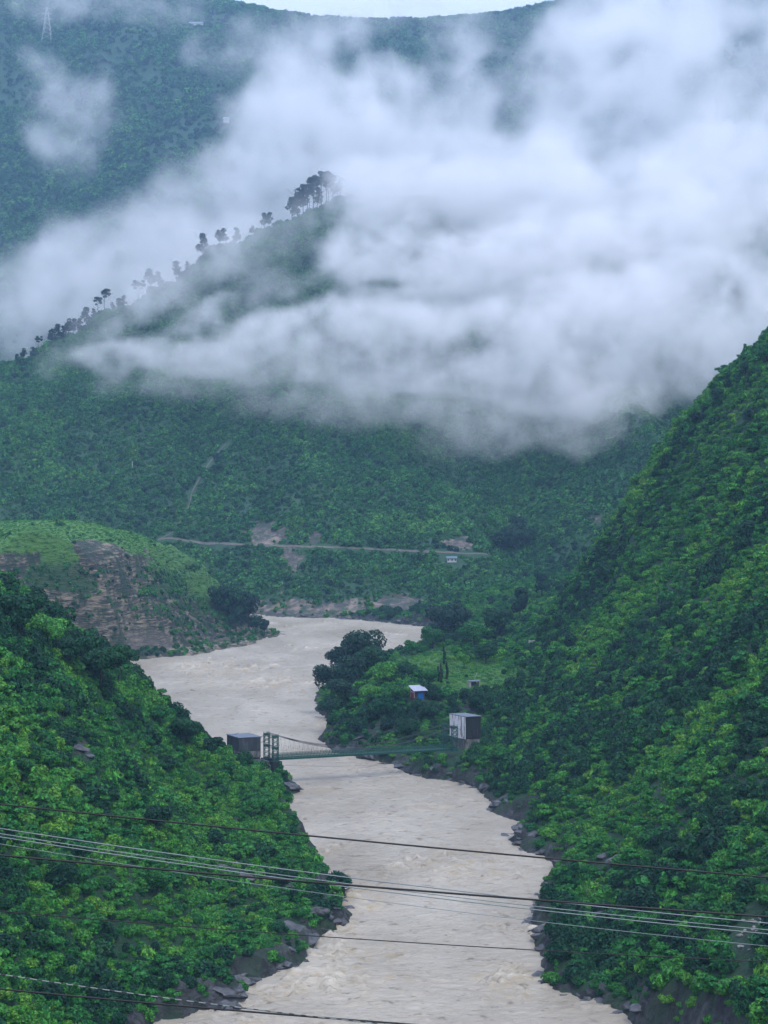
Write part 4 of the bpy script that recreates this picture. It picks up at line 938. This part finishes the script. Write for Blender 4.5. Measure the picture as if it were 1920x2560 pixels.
# left anchor block: corner towards the camera at (-48, 592)
AB = empty('anchor_block', (-48, 592, 7.5)); tag(AB, 'big dark mossy concrete anchor block at the left end of the bridge', 'concrete block')
a, b = Vector((7.1, 2.5, 0)), Vector((-4.6, 7.4, 0))
mb = MB(); prism(mb, (0, 0, 0), a, b, 3.0, 7.55); mb.build('wall', C_MOSS, AB, bevel=.08)
mb = MB(); prism(mb, (.003, -.003, 0), a * .999, b * .999, .8, 3.0); mb.build('base_course', C_PALE, AB, bevel=.06)
mb = MB(); prism(mb, a * .06 + b * .03, a * .93, b * .94, -5.5, .8); mb.build('foundation', C_MOSS, AB, bevel=.06)
mb = MB(); prism(mb, Vector((0, 0, 0)) - a * .02 - b * .02, a * 1.04, b * 1.04, 7.55, 7.80); mb.build('roof_slab', C_ROOF, AB, bevel=.04)
mb = MB(); mb.tube([(-1.5, 5.2, 7.8), (-1.2, 5.1, 8.3), (-.5, 5.4, 8.5)], .05, 5); mb.tube([(-1.9, 5.4, 7.8), (-1.5, 5.1, 8.2)], .05, 5); mb.build('rebar', M_CABLE, AB)
PR = empty('bridge_pier', (TL.x, TL.y, TL.z)); tag(PR, 'dark overgrown concrete pier under the left bridge tower', 'bridge pier')
n3 = CR3.normalized()
mb = MB(); prism(mb, -A3 * 1.6 - n3 * 1.6, A3 * 3.2, n3 * 2.9, -7.5, 0); mb.build('footing', C_DARK, PR, bevel=.1)
mb = MB(); prism(mb, -A3 * 1.5 + CR3 - n3 * 1.2, A3 * 3, n3 * 2.6, -6.5, 0); mb.build('footing', C_DARK, PR, bevel=.1)
mb = MB(); prism(mb, -A3 * 5.2 - n3 * -.2, A3 * 3.4, n3 * 5.5, -1.2, -.02); mb.build('landing_slab', C_MOSS, PR, bevel=.05)
mb = MB(); prism(mb, -A3 * 4.9 - n3 * 1.9, A3 * 2.5, n3 * 1.9, -5.6, -.9); mb.build('buttress', C_PALE, PR, bevel=.08)
# right anchor block
RB = empty('whitewashed_block', (28.1, 617.0, 9.6)); tag(RB, 'whitewashed concrete anchor block with black streaks behind the right bridge tower', 'concrete block')
a, b = Vector((5.3, 2.0, 0)), Vector((-5.2, 6.9, 0))
q4 = Vector((0, 0, 0))
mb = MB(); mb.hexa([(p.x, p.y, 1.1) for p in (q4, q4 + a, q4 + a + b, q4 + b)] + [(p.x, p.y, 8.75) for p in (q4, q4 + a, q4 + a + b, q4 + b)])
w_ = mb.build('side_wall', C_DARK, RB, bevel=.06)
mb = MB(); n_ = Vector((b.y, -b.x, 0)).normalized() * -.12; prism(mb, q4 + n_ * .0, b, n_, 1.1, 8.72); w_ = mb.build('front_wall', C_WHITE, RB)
mb = MB(); prism(mb, q4 - a * .03 - b * .03, a * 1.06, b * 1.06, 8.75, 8.98); mb.build('roof_slab', C_ROOF, RB, bevel=.03)
mb = MB(); prism(mb, q4 + a * .02 + b * .02, a * .96, b * .96, -2.5, 1.1); mb.build('base_course', C_PALE, RB, bevel=.06)
mb = MB(); mb.tube([(-3.3, 5.5, 8.9), (-3.3, 5.5, 10.8)], .04, 5); mb.build('aerial_rod', M_CABLE, RB)
mb = MB()
for x_, w2, h2 in ((.55, .9, 3.0), (.80, .55, 3.3)):
    p = q4 + a * x_; mb.bar((p.x, p.y - .06, 1.2), (p.x, p.y - .06, 1.2 + h2), w2, .05)
mb.build('lichen_patch', C_PALE, RB)

# ---------------------------------------------------------------- hut on the terrace
M_TIN = simple_mat('tin_roof', (.46, .49, .58), .4, .3, .15, 1.5)
M_RED = simple_mat('faded_red_boards', (.26, .06, .075), .7, 0, .4, 2)
M_PINK = simple_mat('pale_trim', (.5, .38, .38), .7)
M_BLUE = simple_mat('blue_sheet', (.01, .13, .42), .4, 0, .3, 1)
M_WOOD = simple_mat('dark_boards', (.05, .042, .045), .8)
HU = empty('hut', HUT, R(20)); tag(HU, 'small hut with grey tin roof, red side wall and blue door on the terrace', 'hut')
mb = MB(); mb.box(-1.2, 2.9, -1.6, 2.2, -1.5, 2.9); mb.build('wall', M_WOOD, HU)
mb = MB()
for k in range(7): mb.box(-1.34, -1.2, -1.6 + k * .545, -1.6 + k * .545 + .48, -.9, 2.35)
mb.build('side_boards', M_RED, HU)
mb = MB(); mb.box(-1.40, -1.34, -1.65, 2.2, 1.9, 2.25); mb.box(-1.40, -1.2, -1.75, -1.5, -.9, 2.7); mb.box(-1.40, -1.2, 2.1, 2.3, -.9, 3.3); mb.build('trim', M_PINK, HU)
mb = MB(); mb.box(.1, 2.35, -1.72, -1.6, -.9, 1.9); d_ = mb.build('door', M_BLUE, HU)
mb = MB(); mb.box(.25, .33, -1.78, -1.72, .5, .75); mb.build('handle', M_CABLE, d_)
mb = MB(); nn_ = 46
for k in range(nn_):
    x0, x1 = -1.9 + 5.7 * k / nn_, -1.9 + 5.7 * (k + 1) / nn_; z = .05 * (k % 2)
    mb.hexa([(x0, -2.6, 2.65 + z), (x1, -2.6, 2.7 - z), (x1, 3.1, 4.15 - z), (x0, 3.1, 4.1 + z), (x0, -2.6, 2.73 + z), (x1, -2.6, 2.78 - z), (x1, 3.1, 4.23 - z), (x0, 3.1, 4.18 + z)])
mb.build('roof', M_TIN, HU)
# little ruin on the terrace
M_LIME = simple_mat('limewash', (.42, .42, .40), .8, 0, .5, 1.5)
SH = empty('stone_shelter', SHED, R(15)); tag(SH, 'tiny stone shelter with a flat slab roof above the bridge', 'shelter')
mb = MB(); mb.box(-2.2, -1.5, -1.2, 1.2, -1.8, 1.7); mb.build('wall', M_LIME, SH, bevel=.05)
mb = MB(); mb.box(-.9, 1.2, .9, 1.3, -1.2, 1.7); mb.box(1.2, 1.6, -1.1, -.7, -1.2, 1.7); mb.build('wall', M_WOOD, SH)
mb = MB(); mb.box(-2.3, 2.3, -1.5, 1.7, 1.7, 1.95); mb.build('roof', C_ROOF, SH, bevel=.03)
mb = MB(); mb.bar((.3, .8, 1.9), (1.8, 2.2, 4.4), .12); mb.build('pole', M_LIME, SH)
x, y, z = hit(1222, 1727)
SL = empty('slab_roof', (x, y, z), R(10)); tag(SL, 'low flat slab on posts beside the stone shelter', 'shelter')
mb = MB(); mb.box(-1.9, 1.9, -1, 1.2, .7, .9); mb.build('roof', C_PALE, SL, bevel=.03)
mb = MB()
for px_, py_ in ((-1.6, -.8), (1.6, -.8), (1.6, .9), (-1.6, .9)): mb.box(px_ - .12, px_ + .12, py_ - .12, py_ + .12, -1, .7)
mb.build('post', M_WOOD, SL)
# retaining wall and steps at the terrace
x, y, z = hit(1340, 1606)
RW = empty('terrace_wall', (x, y, z), R(-8)); tag(RW, 'short pale retaining wall with steps below the steep right slope', 'wall')
mb = MB(); mb.box(-3.2, 4.0, -.3, .3, -.5, .55); mb.build('coping', M_LIME, RW, bevel=.05)
mb = MB()
for k in range(12): mb.box(-3.4, -2.5, -.9 - k * .6, -.3 - k * .6, -1 - k * .75, -.2 - k * .75)
mb.build('steps', M_LIME, RW)
# roadside building across the river
RH = empty('roadside_house', (BUNK[0], BUNK[1], BUNK[2] + .5), 0); tag(RH, 'low white roadside house across the river', 'house')
M_WHITE = simple_mat('white_plaster', (.5, .53, .56), .7)
M_BLUEGREY = simple_mat('blue_roof', (.12, .2, .25), .5)
mb = MB(); mb.box(-3.4, 3.0, -2, 2, -1, 1.9); mb.build('wall', M_WHITE, RH)
mb = MB(); mb.hexa([(-3.9, -2.6, 1.8), (3.6, -2.6, 1.8), (3.6, 2.6, 2.9), (-3.9, 2.6, 2.9), (-3.9, -2.6, 1.95), (3.6, -2.6, 1.95), (3.6, 2.6, 3.05), (-3.9, 2.6, 3.05)]); mb.build('roof', M_BLUEGREY, RH)
for wx in (-2.6, 0, 2.2):
    mb = MB(); mb.box(wx - .5, wx + .5, -2.06, -2, .2, 1.3); mb.build('window', M_WOOD, RH)
# dead columnar stems and poles on the terrace
for k, (u, v, hp, lb) in enumerate([(1096, 1705, 42, 'left dark shaggy stem standing on the terrace'), (1103, 1708, 52, 'taller dark shaggy stem next to the left one'), (1117, 1700, 48, 'thin tall dark stem above the hut'), (1110, 1662, 50, 'leafy dark pole-like tree behind the shaggy stems')]):
    plant_tree(u, v, hp, [(0, 0, .2, .06, .2), (.03, 0, .5, .07, .25), (-.02, .02, .8, .05, .2)], 90 + k, FOL_PINE, lb, n=500, size=.5, name='bare_tree', limbs=2, th=1.0, droop=1)
M_POLE = simple_mat('pale_pole', (.45, .46, .46), .6)
for k, (u, v, h, lb) in enumerate([(331, 1180, 8, 'pale utility pole on the mountainside left of the footpath'), (1298, 1310, 7, 'pale utility pole above the far road'), (1318, 1345, 7, 'second pale pole near the far road')]):
    x, y, z = hit(u, v); o = empty('utility_pole', (x, y, z)); tag(o, lb, 'pole')
    mb = MB(); mb.tube([(0, 0, -1), (0, 0, h * .5), (0, 0, h)], [.28, .22, .16], 8); mb.build('post', M_POLE, o, True)
    mb = MB(); mb.bar((-1, 0, h * .9), (1, 0, h * .9), .16); mb.build('cross_arm', M_POLE, o)
# pylon and white building far up on the last mountain
x, y, z = hit(118, 100)
PY = empty('power_pylon', (x, y, z)); tag(PY, 'faint lattice power pylon high on the far mountain', 'pylon')
mb = MB(); Hh = 62
for sx in (-1, 1):
    for sy in (-1, 1): mb.bar((9 * sx, 9 * sy, -5), (1.2 * sx, 1.2 * sy, Hh), .8)
for k in range(7):
    z0, z1 = Hh * k / 7, Hh * (k + 1) / 7; w0, w1 = 9 - 7.8 * k / 7, 9 - 7.8 * (k + 1) / 7
    for s in (-1, 1):
        mb.bar((-w0, s * w0, z0), (w1, s * w1, z1), .4); mb.bar((w0, s * w0, z0), (-w1, s * w1, z1), .4); mb.bar((s * w0, -w0, z0), (s * w1, w1, z1), .4)
mb.build('lattice_mast', M_POLE, PY)
for z0, w in ((40, 12), (50, 10), (60, 7)):
    mb = MB(); mb.bar((-w, 0, z0), (w, 0, z0), .6); mb.bar((-w, 0, z0), (0, 0, z0 + 3), .35); mb.bar((w, 0, z0), (0, 0, z0 + 3), .35); mb.build('cross_arm', M_POLE, PY)
for (u, v, w, lb) in ((491, 64, 13, 'long white-roofed building high on the far mountain'), (566, 304, 5, 'tiny pale house halfway up the far mountain')):
    x, y, z = hit(u, v); o = empty('mountain_house', (x, y, z)); tag(o, lb, 'house'); 
    mb = MB(); mb.box(-w, w, -5, 5, -6, 4); mb.build('wall', M_WHITE, o)
    mb = MB(); mb.hexa([(-w - 1, -6, 4), (w + 1, -6, 4), (w + 1, 6, 4), (-w - 1, 6, 4), (-w - 1, -6, 4.5), (w + 1, -6, 4.5), (w, 0, 7), (-w, 0, 7)]); mb.build('roof', M_TIN, o)

# ---------------------------------------------------------------- power lines slung across the valley near the camera
M_BLACK = simple_mat('black_insulation', (.002, .0025, .004), .6)
M_TAPE, nt_, b_t, _o = newmat('taped_cable')
sx_ = N(nt_, 'ShaderNodeSeparateXYZ'); nt_.links.new(wpos(nt_), sx_.inputs[0])
fr_ = math_n(nt_, 'GREATER_THAN', math_n(nt_, 'FRACT', math_n(nt_, 'MULTIPLY', sx_.outputs[0], 2.6)), .42)
nt_.links.new(rgbmix(nt_, (.01, .012, .016), (.17, .20, .19), fr_), b_t.inputs['Base Color'])
M_ALU = simple_mat('weathered_aluminium', (.21, .25, .26), .5, .3)
def wire(p0, p1, p2, D, r, mat, lb, grp, tw=False):
    # parabola through three seen points, carried on past both sides of the frame
    w = [P(*p, D) for p in (p0, p1, p2)]; c = np.polyfit([q[0] for q in w], [q[2] for q in w], 2)
    xs = np.linspace(-D * .62, D * .62, 90)
    pts_ = [(x, D + .06 * x, np.polyval(c, x)) for x in xs]
    r = r * 1.3; o = empty('power_line', pts_[45]); tag(o, lb, 'wire', grp); b0 = Vector(pts_[45])
    mb = MB(); mb.tube([Vector(p) - b0 for p in pts_], r, 6); mb.build('conductor', mat, o, True)
grp = 'power lines crossing in front of the valley'
wire((0, 1998), (960, 2107.5), (1920, 2206), 62, .024, M_BLACK, 'highest thick black wire crossing the valley by itself', grp)
wire((0, 2057), (960, 2205), (1920, 2322), 66, .015, M_ALU, 'top one of the three thin pale wires', grp)
wire((0, 2070), (960, 2221), (1920, 2339), 66.5, .013, M_ALU, 'middle one of the three thin pale wires', grp)
wire((0, 2078), (960, 2229), (1920, 2349), 67, .015, M_ALU, 'bottom one of the three thin pale wires', grp)
wire((0, 2124), (960, 2220), (1920, 2306), 62, .028, M_BLACK, 'thick black wire running just above the three pale wires', grp)
wire((0, 2095), (960, 2255), (1920, 2380), 70, .009, M_ALU, 'very thin grey wire under the three pale wires', grp)
wire((0, 2262), (960, 2352), (1920, 2420), 64, .014, M_BLACK, 'thin black wire alone across the lower river', grp)
wire((0, 2417), (613, 2514), (1100, 2578), 58, .015, M_TAPE, 'dark wire with pale tape dashes, cutting the lower corner', grp)
wire((0, 2454), (960, 2556), (1100, 2569), 58.5, .024, M_BLACK, 'lowest thick black wire, cutting the bottom corner', grp)
# ---------------------------------------------------------------- haze and valley fog
def vol_mat(name, density, color, aniso=0.0, attr='density'):
    m = bpy.data.materials.new(name); m.use_nodes = True; nt = m.node_tree; nt.nodes.clear()
    out = nt.nodes.new('ShaderNodeOutputMaterial'); pv = nt.nodes.new('ShaderNodeVolumePrincipled')
    pv.inputs['Color'].default_value = (*color, 1); pv.inputs['Density'].default_value = density; pv.inputs['Anisotropy'].default_value = aniso
    pv.inputs['Density Attribute'].default_value = attr
    nt.links.new(pv.outputs[0], out.inputs['Volume']); return m
HAZE = 0.000105
mb = MB(); mb.box(-1700, 1700, -60, 4850, -10.5, 1330); hz = mb.build('haze', vol_mat('haze_air', HAZE, (0.41, 0.66, 1.0), 0.2, ''))
tag(hz, 'bluish moist air filling the whole valley', 'haze', kind='stuff')

def fog(name, bounds, res, puffs, nscale, dens, lo, hi, seed, label, warp=60, holes=()):
    """density grid: rounded puffs, edges torn by fractal noise. puff = (x, y, z, rx, ry, rz, tilt, weight)"""
    (x0, x1), (y0, y1), (z0, z1) = bounds
    ng = bpy.data.node_groups.new(name, 'GeometryNodeTree'); L = ng.links.new; nn = ng.nodes.new
    ng.interface.new_socket('Geometry', in_out='INPUT', socket_type='NodeSocketGeometry'); ng.interface.new_socket('Geometry', in_out='OUTPUT', socket_type='NodeSocketGeometry')
    go = nn('NodeGroupOutput'); pos = nn('GeometryNodeInputPosition').outputs[0]
    def vm(op, a, b=None, s=None):
        n = nn('ShaderNodeVectorMath'); n.operation = op
        for i, v in ((0, a), (1, b)):
            if v is None: continue
            if isinstance(v, bpy.types.NodeSocket): L(v, n.inputs[i])
            else: n.inputs[i].default_value = v
        if s is not None: n.inputs['Scale'].default_value = s
        return n.outputs['Value'] if op == 'LENGTH' else n.outputs[0]
    def mm(op, a, b=None, c=None, clamp=False):
        n = nn('ShaderNodeMath'); n.operation = op; n.use_clamp = clamp
        for i, v in enumerate((a, b, c)):
            if v is None: continue
            if isinstance(v, bpy.types.NodeSocket): L(v, n.inputs[i])
            else: n.inputs[i].default_value = v
        return n.outputs[0]
    def noi(vec, scale, det, rough=.55, color=False, w=0.0):
        n = nn('ShaderNodeTexNoise'); n.noise_dimensions = '4D'; n.inputs['W'].default_value = w; n.inputs['Scale'].default_value = scale; n.inputs['Detail'].default_value = det; n.inputs['Roughness'].default_value = rough
        L(vec, n.inputs['Vector']); return n.outputs[1 if color else 0]
    wv = vm('SUBTRACT', noi(pos, 1 / (nscale * 1.3), 3, .5, True, seed), (.5, .5, .5)); p = vm('ADD', pos, vm('SCALE', wv, s=warp * 2))
    tot = None
    def field(lst, tot, sign):
        for (x, y, z, rx, ry, rz, tilt, w) in lst:
            q = vm('SUBTRACT', p, (x, y, z))
            if tilt:
                vr = nn('ShaderNodeVectorRotate'); vr.rotation_type = 'Y_AXIS'; vr.inputs['Angle'].default_value = R(tilt); L(q, vr.inputs['Vector']); q = vr.outputs[0]
            l = vm('LENGTH', vm('MULTIPLY', q, (1 / rx, 1 / ry, 1 / rz)))
            f = mm('MULTIPLY', mm('SUBTRACT', 1.0, mm('MULTIPLY', l, l), clamp=True), w)
            tot = f if tot is None else mm('ADD' if sign > 0 else 'SUBTRACT', tot, f)
        return tot
    tot = field(puffs, None, 1); tot = mm('MINIMUM', tot, 1.3); tot = field(holes, tot, -1)
    n1 = noi(p, 1 / nscale, 8, .62, False, seed + 3); n2 = noi(p, 1 / (nscale * .42), 6, .66, False, seed + 9); n3 = noi(pos, 1 / (nscale * 3.2), 2, .5, False, seed + 5)
    s = mm('SUBTRACT', tot, mm('MULTIPLY', mm('SUBTRACT', n1, .42), 4.0)); s = mm('SUBTRACT', s, mm('MULTIPLY', mm('SUBTRACT', n3, .54), 1.3))
    mr = nn('ShaderNodeMapRange'); mr.interpolation_type = 'SMOOTHSTEP'; L(s, mr.inputs[0]); mr.inputs[1].default_value = lo; mr.inputs[2].default_value = hi; mr.inputs[3].default_value = 0; mr.inputs[4].default_value = dens
    tear = nn('ShaderNodeMapRange'); tear.interpolation_type = 'SMOOTHSTEP'; L(n2, tear.inputs[0]); tear.inputs[1].default_value = .62; tear.inputs[2].default_value = .36; tear.inputs[3].default_value = .18; tear.inputs[4].default_value = 1.5
    # nothing where there is no puff at all
    gate = mm('MULTIPLY', mm('MULTIPLY', mr.outputs[0], tear.outputs[0]), mm('MULTIPLY', tot, 3.0, clamp=True))
    vc = nn('GeometryNodeVolumeCube'); L(gate, vc.inputs['Density']); vc.inputs['Min'].default_value = (x0, y0, z0); vc.inputs['Max'].default_value = (x1, y1, z1)
    for k, nm in enumerate(('Resolution X', 'Resolution Y', 'Resolution Z')): vc.inputs[nm].default_value = max(8, int((bounds[k][1] - bounds[k][0]) / res))
    sm = nn('GeometryNodeSetMaterial'); sm.inputs['Material'].default_value = FOGM; L(vc.outputs[0], sm.inputs[0]); L(sm.outputs[0], go.inputs[0])
    me = mesh_np(name, [(x0, y0, z0), (x1, y1, z1)], np.zeros((0, 3), int)); o = link(name, me); o.data.materials.append(FOGM)
    m = o.modifiers.new('fog', 'NODES'); m.node_group = ng
    return tag(o, label, 'fog', kind='stuff')
THICK = 0.55
FOGM = vol_mat('fog_droplets', 1.0, (0.985, 0.99, 1.0), 0.0)
def puff(u, v, D, ru, rv, ry, tilt=0, w=1.0):
    q = P(u, v, D); return (q[0], q[1], q[2], ru * D / F, ry * THICK, rv * D / F, tilt, w)
# behind the pine ridge, in front of the last mountain
A = [puff(60, 780, 2250, 380, 230, 330), puff(330, 640, 2300, 330, 200, 330, 20), puff(560, 540, 2350, 300, 200, 330, 20, 1.1), puff(780, 420, 2400, 260, 280, 330), puff(720, 270, 2450, 190, 200, 260, 0, .85),
     puff(1000, 420, 2450, 380, 300, 300), puff(900, 230, 2500, 300, 230, 260, 0, .74), puff(1250, 250, 2500, 340, 240, 260, 0, .68), puff(1560, 220, 2450, 280, 300, 300, 0, .95), puff(1750, 250, 2450, 380, 330, 300), puff(1550, 470, 2400, 520, 300, 300),
     puff(1800, 30, 2600, 330, 180, 260, 0, .9), puff(1450, 40, 2600, 260, 150, 250, 0, .85), puff(1250, 520, 2400, 420, 220, 280), puff(190, 300, 2700, 190, 170, 200, 30, .6), puff(90, 150, 2700, 90, 70, 120, -40, .66), puff(250, 10, 2800, 420, 90, 200, 0, .8), puff(640, 100, 2700, 260, 110, 200, 10, .78), puff(1150, 120, 2700, 260, 80, 200, 0, .6), puff(800, 90, 2800, 200, 60, 200, 0, .62), puff(1100, 50, 2800, 260, 60, 200, 0, .68)]
fog('fog_behind_ridge', ((-800, 800), (1980, 3000), (120, 960)), 6.0, A, 120, 0.0115, 0.05, 0.85, 1.0, 'white fog bank rising behind the pine ridge against the far mountain', warp=50,
    holes=[puff(960, 250, 2450, 50, 60, 400, 0, .6), puff(1340, 150, 2480, 170, 110, 400, -30, .5), puff(1560, 330, 2420, 110, 55, 400, -30, .5), puff(1250, 290, 2420, 120, 60, 400, 0, .45), puff(1830, 120, 2480, 80, 60, 400, 0, .5)])
# in front of the mountain: the low band and the curtain on the right
Bp = [puff(250, 905, 1440, 190, 45, 60, 0, .85), puff(420, 900, 1440, 230, 70, 70, 5, .95), puff(620, 870, 1440, 290, 115, 90, 8, 1.05), puff(880, 850, 1440, 360, 150, 110, 3, 1.2), puff(1180, 890, 1420, 380, 150, 110, 0, 1.15), puff(1480, 860, 1420, 400, 210, 130, 0, 1.1), puff(1780, 810, 1400, 360, 220, 130, 0, 1.05), puff(1720, 960, 1400, 190, 90, 80, 30, .95),
      puff(980, 650, 1560, 230, 190, 120, 0, 1.05), puff(1150, 700, 1520, 320, 150, 120, 0, 1.1), puff(1400, 650, 1560, 350, 190, 140, 0, 1.1), puff(1750, 620, 1560, 350, 250, 150, 0, 1.1), puff(1500, 480, 1680, 440, 190, 150, 0, 1.1), puff(1080, 490, 1720, 340, 150, 140), puff(1850, 420, 1650, 280, 220, 150, 0, 1.1),
      puff(900, 500, 1760, 130, 130, 120, 0, .95), puff(860, 590, 1650, 100, 120, 80, 0, .8), puff(960, 450, 1900, 220, 110, 120, 0, 1.1), puff(1080, 500, 1820, 260, 110, 120, 0, 1.0), puff(1250, 520, 1850, 300, 120, 120, 0, .9), puff(1450, 960, 1400, 300, 110, 90, 0, .7), puff(850, 930, 1430, 400, 60, 90, 0, .5), puff(1600, 430, 1960, 320, 130, 150, 0, .9),
      puff(1450, 980, 1400, 240, 80, 70, 20, .7), puff(1560, 1020, 1380, 160, 60, 50, 20, .6),
      puff(700, 850, 1430, 250, 70, 60, 5, .5), puff(1050, 800, 1440, 300, 60, 80, 0, .5), puff(1500, 820, 1420, 400, 130, 80, 0, .5), puff(380, 690, 1600, 130, 90, 50, 35, .8), puff(560, 610, 1700, 140, 70, 60, 30, .75), puff(230, 850, 1550, 160, 50, 50, 20, .8), puff(400, 745, 1630, 150, 60, 50, 35, .85), puff(540, 690, 1660, 110, 60, 50, 30, .7), puff(480, 800, 1560, 170, 45, 50, 25, .8), puff(330, 800, 1600, 90, 50, 50, 30, .75), puff(700, 740, 1560, 130, 40, 50, 20, .7)]
fog('fog_in_valley', ((-440, 600), (1290, 2200), (80, 560)), 3.9, Bp, 60, 0.027, 0.05, 0.85, 5.0, 'low white fog band lying across the mountain above the river bend', warp=26,
    holes=[puff(1150, 862, 1420, 210, 45, 300, 0, .6), puff(1120, 545, 1700, 200, 60, 450, 5, .45), puff(1350, 735, 1540, 90, 36, 200, 0, .6), puff(1560, 720, 1540, 150, 30, 200, 0, .4), puff(1800, 750, 1480, 90, 50, 200, 0, .5), puff(1000, 725, 1560, 140, 18, 200, 0, .5), puff(1530, 340, 1950, 130, 50, 250, -25, .6)])

# thin torn mist: skirts under the band and veils along the pine ridge
W = [puff(700, 985, 1400, 300, 75, 90, 0, .95), puff(1000, 1010, 1390, 330, 85, 90, 0, 1.05), puff(1300, 1040, 1370, 300, 110, 90, 0, 1.1), puff(1540, 1050, 1350, 200, 100, 80, 20, 1.0), puff(400, 960, 1420, 230, 60, 80, 0, .8), puff(1180, 1110, 1330, 150, 60, 60, 0, .8), puff(1420, 1085, 1340, 260, 100, 90, 0, .82), puff(1200, 1060, 1350, 300, 90, 90, 0, .82), puff(850, 1020, 1380, 300, 70, 80, 0, .8),
     puff(300, 800, 1590, 170, 110, 80, 30, 1.), puff(420, 720, 1650, 180, 120, 80, 35, 1.05), puff(560, 640, 1700, 180, 110, 80, 30, 1.), puff(700, 620, 1720, 150, 120, 80, 30, .9), puff(780, 560, 1780, 120, 120, 80, 30, 1.), puff(600, 760, 1560, 260, 90, 80, 20, .8), puff(150, 900, 1500, 180, 50, 80, 20, .6),
     puff(1750, 930, 1250, 150, 90, 70, 35, .9)]
fog('thin_mist', ((-440, 420), (1180, 1860), (70, 400)), 4.2, W, 45, 0.0095, 0.0, 1.05, 11.0, 'thin torn mist hanging below the fog band and along the pine ridge', warp=24)
